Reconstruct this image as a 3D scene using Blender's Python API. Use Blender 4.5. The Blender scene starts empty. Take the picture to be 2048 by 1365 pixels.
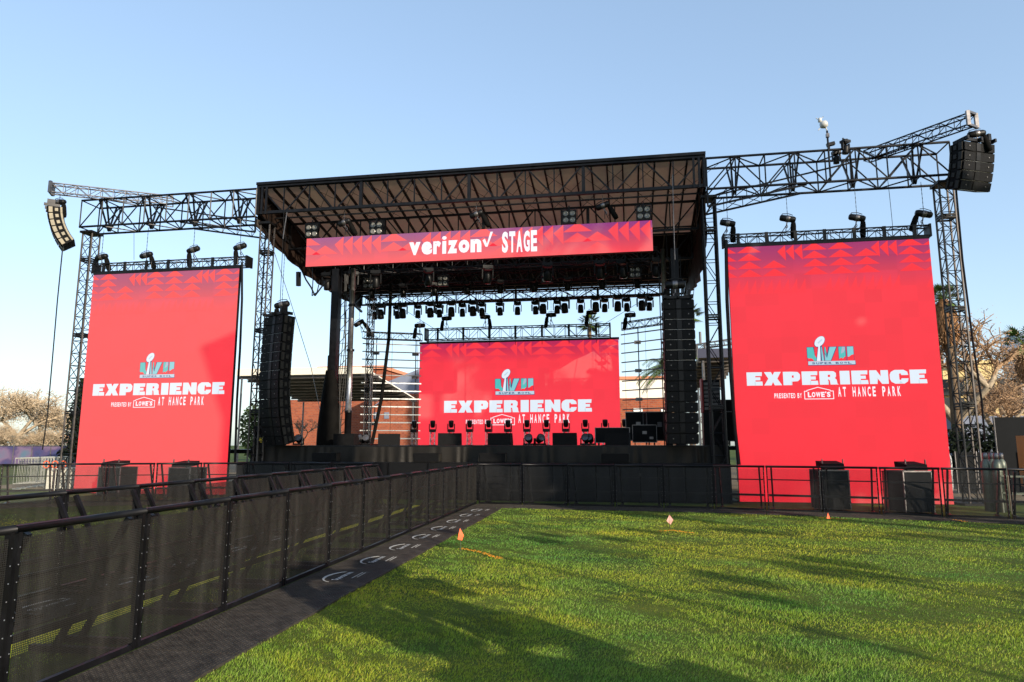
import bpy, math, random
import numpy as np
from mathutils import Vector as V, Matrix
random.seed(7); rng=np.random.default_rng(7)
R=math.radians
scn=bpy.context.scene
# ------------------------------------------------------------------ camera
FPX=1365.; TH=math.atan(207.5/FPX); PH=R(9.7); HC=1.73
cd=bpy.data.cameras.new("camera"); cam=bpy.data.objects.new("camera",cd); scn.collection.objects.link(cam)
cam.location=(0,0,HC); cam.rotation_euler=(R(90)+TH,0,PH); cd.sensor_width=36; cd.lens=FPX/2048*36
cd.clip_start=.1; cd.clip_end=3000; scn.camera=cam
# ------------------------------------------------------------------ world + sun
SUN_EL=R(17); SUN_AZ=R(135)      # azimuth clockwise from +Y
w=bpy.data.worlds.new("World"); scn.world=w; w.use_nodes=True
nt=w.node_tree; bg=nt.nodes['Background']
sky=nt.nodes.new('ShaderNodeTexSky'); sky.sky_type='NISHITA'; sky.sun_disc=False
sky.sun_elevation=SUN_EL; sky.sun_rotation=SUN_AZ; sky.air_density=1.0; sky.dust_density=1.2; sky.ozone_density=1.5
gm=nt.nodes.new('ShaderNodeGamma'); gm.inputs[1].default_value=.6; tn=nt.nodes.new('ShaderNodeMix'); tn.data_type='RGBA'; tn.blend_type='MULTIPLY'; tn.inputs[0].default_value=1; tn.inputs[7].default_value=(.90,1.0,1.11,1)
nt.links.new(sky.outputs[0],gm.inputs[0]); nt.links.new(gm.outputs[0],tn.inputs[6]); nt.links.new(tn.outputs[2],bg.inputs[0]); bg.inputs[1].default_value=0.15
sd=V((math.sin(SUN_AZ)*math.cos(SUN_EL),math.cos(SUN_AZ)*math.cos(SUN_EL),math.sin(SUN_EL)))
sl=bpy.data.lights.new("sun","SUN"); sl.energy=2.5; sl.angle=R(.28); sl.color=(1,.87,.7)
so=bpy.data.objects.new("sun",sl); scn.collection.objects.link(so); so.rotation_euler=(-sd).to_track_quat('-Z','Y').to_euler()
scn.view_settings.view_transform='Standard'; scn.view_settings.look='None'; EX=1.52; scn.view_settings.exposure=EX; scn.view_settings.gamma=1
# ------------------------------------------------------------------ measuring helpers (photo point on a real plane)
_f=V((-math.sin(PH)*math.cos(TH),math.cos(PH)*math.cos(TH),math.sin(TH))); _r=V((math.cos(PH),math.sin(PH),0)); _u=_r.cross(_f)
def ray(x,y): return _f*FPX+_r*(x-1024)+_u*(682.5-y)
def PY(x,y,Y): d=ray(x,y); return V((0,0,HC))+d*(Y/d.y)
def PZ(x,y,Z=0): d=ray(x,y); return V((0,0,HC))+d*((Z-HC)/d.z)
def PX(x,y,X): d=ray(x,y); return V((0,0,HC))+d*(X/d.x)
# ------------------------------------------------------------------ materials
M={}
def mat(n,c,rough=.6,metal=0,spec=.5,var=0,vs=5,bump=0,bs=40,emi=None,es=1):
    if emi is None and max(c)<.07 or n=='rubber_mat': c=tuple(x*(.34 if n!='rubber_mat' else .62) for x in c); spec=spec*.45
    m=bpy.data.materials.new(n); m.use_nodes=True; t=m.node_tree; b=t.nodes['Principled BSDF']
    b.inputs['Base Color'].default_value=(*c,1); b.inputs['Roughness'].default_value=rough; b.inputs['Metallic'].default_value=metal
    b.inputs['Specular IOR Level'].default_value=spec
    if var or bump:
        tc=t.nodes.new('ShaderNodeTexCoord')
    if var:
        nz=t.nodes.new('ShaderNodeTexNoise'); nz.inputs['Scale'].default_value=vs; nz.inputs['Detail'].default_value=6
        t.links.new(tc.outputs['Object'],nz.inputs['Vector'])
        rp=t.nodes.new('ShaderNodeValToRGB'); rp.color_ramp.elements[0].position=.3; rp.color_ramp.elements[1].position=.7
        rp.color_ramp.elements[0].color=(*[max(0,x*(1-var)) for x in c],1); rp.color_ramp.elements[1].color=(*[min(1,x*(1+var)) for x in c],1)
        t.links.new(nz.outputs[0],rp.inputs[0]); t.links.new(rp.outputs[0],b.inputs['Base Color'])
        mr=t.nodes.new('ShaderNodeMapRange'); mr.inputs[3].default_value=max(.05,rough-.12); mr.inputs[4].default_value=min(1,rough+.12)
        t.links.new(nz.outputs[0],mr.inputs[0]); t.links.new(mr.outputs[0],b.inputs['Roughness'])
    if bump:
        n2=t.nodes.new('ShaderNodeTexNoise'); n2.inputs['Scale'].default_value=bs; n2.inputs['Detail'].default_value=4
        t.links.new(tc.outputs['Object'],n2.inputs['Vector'])
        bp=t.nodes.new('ShaderNodeBump'); bp.inputs['Strength'].default_value=bump; bp.inputs['Distance'].default_value=.02
        t.links.new(n2.outputs[0],bp.inputs['Height']); t.links.new(bp.outputs[0],b.inputs['Normal'])
    if emi:
        b.inputs['Emission Color'].default_value=(*emi,1); b.inputs['Emission Strength'].default_value=es
    M[n]=m; return m
mat('black_steel',(.022,.022,.026),.38,.3,.5,.4,6)
mat('grey_steel',(.16,.15,.15),.4,.8,.5,.25,8)
mat('dark_steel',(.085,.075,.07),.45,.6,.4,.25,8)
mat('bright_steel',(.55,.54,.53),.3,.9,.5,.15,8)
mat('black_paint',(.014,.014,.016),.45,0,.5,.4,4)
mat('speaker_black',(.012,.012,.013),.75,0,.3,.4,8,.3,120)
mat('speaker_side',(.05,.045,.035),.5,0,.5,.3,6)
mat('sunlit_speaker_side',(.24,.21,.15),.6,0,.3,.2,6)  # speaker side with the low sun's beige painted in
mat('grille',(.018,.018,.02),.6,.4,.4,.3,60,.4,300)
mat('cloth_black',(.012,.011,.010),.9,0,.2,.5,3,.4,30)
mat('skirt',(.034,.029,.023),.55,0,.4,.3,2,.4,18)
mat('roof_panel',(.93,.60,.47),.55,.0,.3,.35,1.2)
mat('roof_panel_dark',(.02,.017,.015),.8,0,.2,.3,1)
mat('tarp_brown',(.05,.03,.022),.6,0,.4,.5,1.5,.5,6)
mat('lens',(.09,.09,.1),.12,.3,.6)
mat('lamp_glass',(.17,.165,.15),.2,.2,.6)
mat('led_body',(.02,.02,.022),.6)
mat('white_paint',(.45,.45,.43),.5,0,.5,.08,4)
mat('galvanised',(.34,.34,.30),.6,.2,.4,.2,9)
mat('plate_white',(.36,.36,.35),.7,0,.3,.15,20)
mat('brick',(.40,.12,.06),.85,0,.2,.25,2)
mat('brick_pale',(.55,.22,.12),.85)
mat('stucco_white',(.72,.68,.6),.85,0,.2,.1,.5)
mat('stucco_grey_and_shade',(.17,.19,.25),.85,0,.2,.1,.5)  # plain grey stucco; also holds the shade on the gable hall's pale wall
mat('stucco_yellow',(.62,.47,.22),.85,0,.2,.1,.5)
mat('glass_dark',(.03,.04,.05),.1,0,.8)
mat('window_white',(.8,.8,.78),.4)
mat('canopy_grey',(.75,.72,.64),.7,0,.3,.3,2)
mat('canopy_tan',(.42,.36,.24),.8,0,.3,.2,2)
mat('navy_fascia',(.03,.035,.07),.6)
mat('bark_pale',(.30,.24,.17),.9,0,.2,.35,6,.5,30)
mat('bark_palm',(.15,.10,.06),.95,0,.2,.4,12,.8,40)
mat('palm_skirt',(.25,.13,.06),.95,0,.1,.5,10)
mat('twig_tan',(.40,.31,.21),.9,0,.1,.3,2)
mat('twig_rust',(.31,.20,.12),.9,0,.1,.4,2)
mat('leaf_palm',(.10,.15,.035),.6,0,.3,.5,3)
mat('leaf_dark',(.02,.035,.014),.7,0,.3,.5,3)
mat('leaf_mid',(.05,.08,.02),.7,0,.3,.4,3)
mat('orange',(.85,.12,.03),.6,emi=None)
mat('orange_machine',(.60,.16,.006),.45,0,.5,.1,3)
mat('pink_flag',(.62,.30,.25),.6)
mat('paint_orange',(.65,.28,.03),.9,0,.1,.35,30)
mat('sunlit_strip_yellow',(.85,.70,.03),.7,0,.3,.25,6)  # colour stands for sunlight on the aisle grass
mat('yellow_cable',(.8,.6,.02),.5)
mat('cylinder_green',(.10,.115,.085),.4,.2,.5,.25,5)
mat('blue_steel',(.03,.09,.22),.5,.2)
mat('fence_screen',(.03,.032,.035),.85,0,.2,.2,1)
mat('teal_box',(.12,.22,.25),.6)
mat('red_dark',(.30,.02,.02),.6)
mat('cable_black',(.01,.01,.011),.5)
mat('person_cloth',(.45,.45,.45),.8); mat('dirt',(.22,.17,.11),.95,0,.1,.3,1,.3,20)
mat('rubber_mat',(.056,.048,.040),.62,0,.5,.45,9,.5,90)
mat('cream_tent',(.7,.66,.55),.8)
mat('silver_tank',(.5,.52,.55),.45,.3,.5,.2,.6)

def translucent(n,f,c):
    t=M[n].node_tree; b=t.nodes['Principled BSDF']; tl=t.nodes.new('ShaderNodeBsdfTranslucent'); tl.inputs[0].default_value=(*c,1); mx=t.nodes.new('ShaderNodeMixShader'); mx.inputs[0].default_value=f
    t.links.new(b.outputs[0],mx.inputs[1]); t.links.new(tl.outputs[0],mx.inputs[2]); t.links.new(mx.outputs[0],t.nodes['Material Output'].inputs[0])
translucent('roof_panel',.12,(.75,.42,.28))
def mesh_mat(n,c,hole,scale,op):
    "perforated black sheet: round holes in a grid"
    m=bpy.data.materials.new(n); m.use_nodes=True; t=m.node_tree; b=t.nodes['Principled BSDF']
    b.inputs['Base Color'].default_value=(*c,1); b.inputs['Roughness'].default_value=.55
    out=t.nodes['Material Output']; tr=t.nodes.new('ShaderNodeBsdfTransparent'); mx=t.nodes.new('ShaderNodeMixShader')
    tc=t.nodes.new('ShaderNodeTexCoord'); vr=t.nodes.new('ShaderNodeTexVoronoi'); vr.inputs['Scale'].default_value=scale; vr.inputs['Randomness'].default_value=0
    vr.voronoi_dimensions='2D'
    sx=t.nodes.new('ShaderNodeSeparateXYZ'); cx=t.nodes.new('ShaderNodeCombineXYZ')
    t.links.new(tc.outputs['Object'],sx.inputs[0]); t.links.new(sx.outputs[0],cx.inputs[0]); t.links.new(sx.outputs[2],cx.inputs[1])
    t.links.new(cx.outputs[0],vr.inputs['Vector'])
    lt=t.nodes.new('ShaderNodeMath'); lt.operation='LESS_THAN'; lt.inputs[1].default_value=hole; t.links.new(vr.outputs['Distance'],lt.inputs[0])
    nz=t.nodes.new('ShaderNodeTexNoise'); nz.inputs['Scale'].default_value=2.2; nz.inputs['Detail'].default_value=5
    mp=t.nodes.new('ShaderNodeMapping'); mp.inputs['Scale'].default_value=(3,1,.35)
    t.links.new(tc.outputs['Object'],mp.inputs[0]); t.links.new(mp.outputs[0],nz.inputs['Vector'])
    rp=t.nodes.new('ShaderNodeValToRGB'); rp.color_ramp.elements[0].position=.45; rp.color_ramp.elements[1].position=.75
    rp.color_ramp.elements[0].color=(*c,1); rp.color_ramp.elements[1].color=(*[x*2.4+.006 for x in c],1)
    t.links.new(nz.outputs[0],rp.inputs[0]); t.links.new(rp.outputs[0],b.inputs['Base Color'])
    ml=t.nodes.new('ShaderNodeMath'); ml.operation='MULTIPLY'; ml.inputs[1].default_value=op; t.links.new(lt.outputs[0],ml.inputs[0])
    t.links.new(ml.outputs[0],mx.inputs[0]); t.links.new(b.outputs[0],mx.inputs[1]); t.links.new(tr.outputs[0],mx.inputs[2]); t.links.new(mx.outputs[0],out.inputs[0])
    M[n]=m
mesh_mat('mesh_near',(.010,.009,.0075),.395,70,.9)
mesh_mat('mesh_front',(.009,.009,.009),.50,70,.95)

def led(n,c,s=1.):   # glowing screen colour
    return mat(n,(.07,.058,.055),.6,0,.2,emi=c,es=s*2**-EX)
LR=(1.0,.011,.026)
led('led_red',LR); led('led_red_soft',(.92,.034,.066)); led('led_white',(.80,.90,1.0),.95); led('led_white_pure',(.95,.93,1.0))
led('led_navy',(.02,.03,.16)); led('led_teal',(.07,.52,.50)); led('led_ice',(.22,.60,.66)); led('led_grey',(.38,.46,.58)); led('led_crease',(.60,.76,.84),.95)
led('led_crimson',(.75,.03,.16)); led('led_silver',(.50,.66,.78))
def led_grad(n,stops,z0,z1):
    m=led(n,LR); t=m.node_tree; b=t.nodes['Principled BSDF']
    tc=t.nodes.new('ShaderNodeTexCoord'); sx=t.nodes.new('ShaderNodeSeparateXYZ'); mr=t.nodes.new('ShaderNodeMapRange'); rp=t.nodes.new('ShaderNodeValToRGB')
    mr.inputs[1].default_value=z1; mr.inputs[2].default_value=z0
    t.links.new(tc.outputs['Object'],sx.inputs[0]); t.links.new(sx.outputs[2],mr.inputs[0]); t.links.new(mr.outputs[0],rp.inputs[0])
    cr=rp.color_ramp
    while len(cr.elements)<len(stops): cr.elements.new(.5)
    for e,(p,c) in zip(cr.elements,stops): e.position=p; e.color=(*c,1)
    dv=t.nodes.new('ShaderNodeVectorMath'); dv.operation='MULTIPLY'; dv.inputs[1].default_value=(2,2,2); fl=t.nodes.new('ShaderNodeVectorMath'); fl.operation='FLOOR'
    wn=t.nodes.new('ShaderNodeTexWhiteNoise'); m2=t.nodes.new('ShaderNodeMapRange'); m2.inputs[3].default_value=.93; m2.inputs[4].default_value=1.05
    mm=t.nodes.new('ShaderNodeMix'); mm.data_type='RGBA'; mm.blend_type='MULTIPLY'; mm.inputs[0].default_value=1
    t.links.new(tc.outputs['Object'],dv.inputs[0]); t.links.new(dv.outputs[0],fl.inputs[0]); t.links.new(fl.outputs[0],wn.inputs['Vector']); t.links.new(wn.outputs['Value'],m2.inputs[0])
    t.links.new(rp.outputs[0],mm.inputs[6]); t.links.new(m2.outputs[0],mm.inputs[7]); t.links.new(mm.outputs[2],b.inputs['Emission Color']); return m
# ------------------------------------------------------------------ mesh builder
class MB:
    def __init__(s): s.v=[]; s.f=[]
    def add(s,vs,fs):
        n=len(s.v); s.v+= [tuple(x) for x in vs]; s.f+=[tuple(i+n for i in f) for f in fs]; return s
    def box(s,c,d,R3=None):
        c=V(c); hx,hy,hz=d[0]/2,d[1]/2,d[2]/2
        vs=[V((x,y,z)) for x in(-hx,hx) for y in(-hy,hy) for z in(-hz,hz)]
        if R3: vs=[R3@v for v in vs]
        return s.add([c+v for v in vs],[(0,1,3,2),(4,6,7,5),(0,4,5,1),(2,3,7,6),(0,2,6,4),(1,5,7,3)])
    def b2(s,x0,x1,y0,y1,z0,z1): return s.box(((x0+x1)/2,(y0+y1)/2,(z0+z1)/2),(abs(x1-x0),abs(y1-y0),abs(z1-z0)))
    def tube(s,p,q,r,n=6,r2=None,cap=True):
        p=V(p);q=V(q);d=q-p
        if d.length<1e-6: return s
        d.normalize(); a=V((0,0,1)) if abs(d.z)<.9 else V((1,0,0)); x=d.cross(a).normalized(); y=d.cross(x)
        r2=r if r2 is None else r2; vs=[]
        for k in range(n):
            t=2*math.pi*(k+.5)/n; o=x*math.cos(t)+y*math.sin(t); vs+=[p+o*r,q+o*r2]
        fs=[(2*k,2*k+1,(2*k+3)%(2*n),(2*k+2)%(2*n)) for k in range(n)]
        if cap: fs+=[tuple(2*k for k in range(n-1,-1,-1)),tuple(2*k+1 for k in range(n))]
        return s.add(vs,fs)
    def sq(s,p,q,w): return s.tube(p,q,w*.707,4)
    def path(s,pts,r,n=6):
        for a,b in zip(pts,pts[1:]): s.tube(a,b,r,n)
        return s
    def poly(s,pts,off):   # flat polygon given thickness
        off=V(off); n=len(pts); pts=[V(p) for p in pts]
        return s.add(pts+[p+off for p in pts],[tuple(range(n)),tuple(range(2*n-1,n-1,-1))]+[(i,i+n,(i+1)%n+n,(i+1)%n) for i in range(n)])
    def lathe(s,c,prof,n=16,M3=None):
        c=V(c); vs=[]; m=len(prof)
        for r,z in prof:
            for k in range(n):
                t=2*math.pi*k/n; p=V((r*math.cos(t),r*math.sin(t),z)); vs.append(c+(M3@p if M3 else p))
        fs=[(i*n+k,i*n+(k+1)%n,(i+1)*n+(k+1)%n,(i+1)*n+k) for i in range(m-1) for k in range(n)]
        return s.add(vs,fs)
    def build(s,name,m,parent=None,smooth=False,label=None):
        me=bpy.data.meshes.new(name); off=V((0,0,0)); p=parent
        while p is not None: off+=p.location; p=p.parent
        me.from_pydata([tuple(V(v)-off) for v in s.v] if off.length else s.v,[],s.f)
        me.materials.append(M[m] if isinstance(m,str) else m)
        if smooth: me.polygons.foreach_set('use_smooth',[True]*len(me.polygons))
        o=bpy.data.objects.new(name,me); scn.collection.objects.link(o)
        if parent is not None: o.parent=parent
        if label: o['label']=label
        return o
def thing(name,label,cat,loc=(0,0,0),rz=0,group=None):
    o=bpy.data.objects.new(name,None); scn.collection.objects.link(o); o.location=loc; o.rotation_euler=(0,0,rz); o.empty_display_size=.2
    o['label']=label; o['category']=cat
    if group: o['group']=group
    return o
def tag(o,label,cat,group=None):
    o['label']=label; o['category']=cat
    if group: o['group']=group
    return o
def struct(o,kind='structure'): o['kind']=kind; return o
def copy_tree(o,parent=None):
    c=o.copy(); scn.collection.objects.link(c)
    if parent is not None: c.parent=parent
    for ch in list(o.children): copy_tree(ch,c)
    return c
class Proto:   # first use moves the original, the others are copies
    def __init__(s,root): s.r=root; s.used=False
    def put(s,loc,rz=0,label=None,group=None,rot=None,scale=None):
        o=s.r if not s.used else copy_tree(s.pr)
        if not s.used: s.used=True; s.pr=s.r
        o.location=loc; o.rotation_euler=rot or (0,0,rz)
        o.scale=scale or (1,1,1)
        if label: o['label']=label
        if group: o['group']=group
        return o
ORD=['first','second','third','fourth','fifth','sixth','seventh','eighth','ninth','tenth','eleventh','twelfth','thirteenth','fourteenth','fifteenth','sixteenth','seventeenth','eighteenth','nineteenth','twentieth','twenty-first','twenty-second','twenty-third','twenty-fourth','twenty-fifth','twenty-sixth','twenty-seventh']

def truss(root,p0,p1,w,h,bay,rc,rb,side,mats=('black_steel','black_steel'),faces=(0,1,2,3),vert=True,splice=0):
    "box truss with four chords; side = horizontal-ish width direction"
    p0=V(p0);p1=V(p1);L=(p1-p0);ln=L.length;d=L/ln;s=V(side).normalized();u=s.cross(d).normalized()
    off=[s*w/2+u*h/2,-s*w/2+u*h/2,-s*w/2-u*h/2,s*w/2-u*h/2]
    for o in off: MB().tube(p0+o,p1+o,rc,6).build('chord',mats[0],root)
    b=MB(); n=max(1,round(ln/bay))
    for fi in faces:
        a,c=off[fi],off[(fi+1)%4]
        for k in range(n):
            q0=p0+L*(k/n);q1=p0+L*((k+1)/n)
            if (k+(fi>=2))%2==0: b.tube(q0+a,q1+c,rb,5)
            else: b.tube(q0+c,q1+a,rb,5)
            if vert: b.tube(q1+a,q1+c,rb,5)
        b.tube(p0+a,p0+c,rb,5)
    b.build('bracing',mats[1],root)
    if splice:
        k=1
        while k*splice<ln-.2:
            q=p0+d*(k*splice); m=MB()
            for i in range(4):
                m.sq(q+off[i]-d*.04,q+off[(i+1)%4]-d*.04,.05); m.sq(q+off[i]+d*.04,q+off[(i+1)%4]+d*.04,.05)
            m.build('splice_plate','black_paint',root); k+=1
# ==================================================================== GROUND
def ground():
    m=bpy.data.materials.new('turf'); m.use_nodes=True; t=m.node_tree; b=t.nodes['Principled BSDF']; b.inputs['Roughness'].default_value=.95; b.inputs['Specular IOR Level'].default_value=.1
    tc=t.nodes.new('ShaderNodeTexCoord'); n=t.nodes.new('ShaderNodeTexNoise'); n.inputs['Scale'].default_value=.5; n.inputs['Detail'].default_value=10
    t.links.new(tc.outputs['Object'],n.inputs['Vector']); r=t.nodes.new('ShaderNodeValToRGB'); r.color_ramp.elements[0].position=.35; r.color_ramp.elements[1].position=.68
    r.color_ramp.elements[0].color=(.035,.06,.012,1); r.color_ramp.elements[1].color=(.10,.12,.02,1)
    t.links.new(n.outputs[0],r.inputs[0]); t.links.new(r.outputs[0],b.inputs['Base Color'])
    M['turf']=m
    g=MB(); n=60; S=900
    xs=[-S]+list(np.linspace(-26,16,43))+[S]; ys=[-200]+list(np.linspace(-4,40,45))+[1500]
    for y in ys:
        for x in xs: g.v.append((x,y,0))
    W=len(xs)
    for j in range(len(ys)-1):
        for i in range(W-1): g.f.append((j*W+i,j*W+i+1,(j+1)*W+i+1,(j+1)*W+i))
    struct(g.build('ground','turf'))
ground()
def vnoise(x,y,sc,seed):
    g=np.random.default_rng(seed).random((257,257)); u=(x/sc)%256; v=(y/sc)%256; i=u.astype(int); j=v.astype(int); fu=u-i; fv=v-j
    fu=fu*fu*(3-2*fu); fv=fv*fv*(3-2*fv); return (g[i,j]*(1-fu)+g[i+1,j]*fu)*(1-fv)+(g[i,j+1]*(1-fu)+g[i+1,j+1]*fu)*fv
def grass():
    N=640000
    # even cover that thins with distance, over the lawn and the aisles
    rr=np.exp(rng.uniform(math.log(3.6),math.log(21.5),N)); th=rng.uniform(R(-52),R(50),N)-PH*0+(-PH)
    x=rr*np.sin(th); y=rr*np.cos(th)
    left=x<-4.2; keep=np.ones(N,bool)
    keep&=~((x>-4.62)&(x<-3.22-(y-5)*.03)&(y>0))                # near barricade plates
    yf=np.interp(x,[-4.5,2.2,5.4,8.9,12],[19.95,19.5,18.85,17.9,16.9])
    keep&=~((x>-4.5)&(y>yf-1.0)); keep&=(y<17.4)|(x>-7)
    keep&=~(left&(rng.random(N)<.55)); keep&=~((x<-5.9)&(x>-7.1))
    x=x[keep];y=y[keep];d=rr[keep];N=len(x)
    # tufts: pull blades toward clump centres a little
    h=.62*(.024+.030*rng.random(N)**1.5)*(.8+.5*np.clip(np.sin(x*2.1+np.sin(y*1.3)*2)*np.sin(y*1.7+x*.6)*1.2,-.6,1)*.6)
    pa=(x-y)*.7071; pb=(x+y)*.7071
    c1=vnoise(pa,pb*2.2,.34,1)*.6+vnoise(x,y,.09,2)*.4; c2=vnoise(pa,pb*1.6,.9,3)*.6+vnoise(pa,pb*2.5,.22,4)*.4
    h*=.45+1.15*c1; thin=np.clip((c2-.60)/.10,0,1)*(.5+.5*rng.random(N)); h*=1-.55*thin
    wd=.0018+d*.00075; a=rng.uniform(0,2*math.pi,N); la=rng.uniform(0,2*math.pi,N); lean=h*rng.uniform(.1,.9,N)
    v=np.zeros((N,3,3)); v[:,0,0]=x-np.cos(a)*wd/2; v[:,0,1]=y-np.sin(a)*wd/2; v[:,1,0]=x+np.cos(a)*wd/2; v[:,1,1]=y+np.sin(a)*wd/2
    v[:,2,0]=x+np.cos(la)*lean+.008; v[:,2,1]=y+np.sin(la)*lean; v[:,2,2]=h
    me=bpy.data.meshes.new('grass'); me.vertices.add(3*N); me.vertices.foreach_set('co',v.ravel())
    me.loops.add(3*N); me.loops.foreach_set('vertex_index',np.arange(3*N,dtype=np.int32))
    me.polygons.add(N); me.polygons.foreach_set('loop_start',np.arange(0,3*N,3,dtype=np.int32)); me.polygons.foreach_set('loop_total',np.full(N,3,np.int32))
    me.update(); me.validate()
    at=me.color_attributes.new('tint','FLOAT_COLOR','POINT')
    rnd=rng.random(N)
    base=np.stack([.36+.20*rnd**2,.44+.16*rnd,.040+.03*rnd],1)
    yel=rng.random(N)<.12; base[yel]=[.56,.47,.12]
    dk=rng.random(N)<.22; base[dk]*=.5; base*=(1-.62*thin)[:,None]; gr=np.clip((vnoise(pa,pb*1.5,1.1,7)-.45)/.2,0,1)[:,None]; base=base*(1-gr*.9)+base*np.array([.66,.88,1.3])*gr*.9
    c=np.ones((N,3,4)); c[:,:,:3]=base[:,None,:]
    c[:,:2,:3]*=.75
    at.data.foreach_set('color',c.ravel())
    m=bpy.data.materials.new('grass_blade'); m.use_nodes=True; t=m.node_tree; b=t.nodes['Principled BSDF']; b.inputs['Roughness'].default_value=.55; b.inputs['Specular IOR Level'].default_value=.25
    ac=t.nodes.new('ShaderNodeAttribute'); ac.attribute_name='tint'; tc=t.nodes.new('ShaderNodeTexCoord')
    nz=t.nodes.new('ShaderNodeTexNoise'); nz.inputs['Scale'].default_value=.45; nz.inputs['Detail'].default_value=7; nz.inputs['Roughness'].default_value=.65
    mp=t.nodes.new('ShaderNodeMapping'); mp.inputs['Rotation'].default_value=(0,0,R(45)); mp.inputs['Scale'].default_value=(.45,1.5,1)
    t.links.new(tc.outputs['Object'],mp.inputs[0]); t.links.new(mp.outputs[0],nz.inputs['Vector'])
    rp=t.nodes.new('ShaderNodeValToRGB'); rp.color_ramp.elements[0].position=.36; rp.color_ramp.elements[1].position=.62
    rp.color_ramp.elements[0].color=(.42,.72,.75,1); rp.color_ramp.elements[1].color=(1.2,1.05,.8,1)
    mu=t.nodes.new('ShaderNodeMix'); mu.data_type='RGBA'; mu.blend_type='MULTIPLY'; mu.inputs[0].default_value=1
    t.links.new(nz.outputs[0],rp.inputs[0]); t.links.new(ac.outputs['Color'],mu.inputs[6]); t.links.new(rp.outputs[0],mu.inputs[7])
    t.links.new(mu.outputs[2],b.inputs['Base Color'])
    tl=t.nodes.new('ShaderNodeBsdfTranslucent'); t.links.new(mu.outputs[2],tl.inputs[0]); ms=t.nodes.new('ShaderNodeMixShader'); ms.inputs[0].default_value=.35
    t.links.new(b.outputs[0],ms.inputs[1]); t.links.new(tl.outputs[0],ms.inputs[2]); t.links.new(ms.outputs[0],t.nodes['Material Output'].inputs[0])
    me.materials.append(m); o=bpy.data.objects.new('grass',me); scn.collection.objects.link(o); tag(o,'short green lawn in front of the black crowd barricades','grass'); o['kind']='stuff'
grass()
# bare service ground under and behind the stage
struct(MB().poly([(-26,24,.006),(14,24,.006),(40,60,.006),(-40,60,.006)],(0,0,-.004)).build('service_ground','dirt'))
# orange marking paint on the lawn
def blot(pts,wd,label):
    m=MB()
    for a,b in zip(pts,pts[1:]):
        a=V(a);b=V(b); L=(b-a).length; n=int(L/.03)
        for i in range(n):
            for _ in range(3):
                p=a.lerp(b,(i+random.random())/n)+V((random.gauss(0,wd),random.gauss(0,wd),0)); q=random.uniform(.006,.014); an=random.random()*3
                m.poly([p+V((math.cos(an+t)*q,math.sin(an+t)*q,.030)) for t in (0,2.1,4.2)],(0,0,.006))
    tag(m.build('paint_mark','paint_orange'),label,'paint mark','orange spray marks on the lawn')
blot([PZ(922,1101),PZ(960,1108),PZ(1000,1122)],.028,'orange sprayed line on the grass beside the nearest orange flag')
blot([PZ(1318,1066),PZ(1345,1064),PZ(1385,1070)],.03,'faint orange sprayed dashes below the pink diamond flag')
blot([PZ(1640,1038),PZ(1690,1042)],.03,'faint orange spray at the small flag before the right screen')
blot([PZ(1912,1043),PZ(1932,1047)],.03,'small orange sprayed spot at the lawn edge by the right tower')
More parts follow.
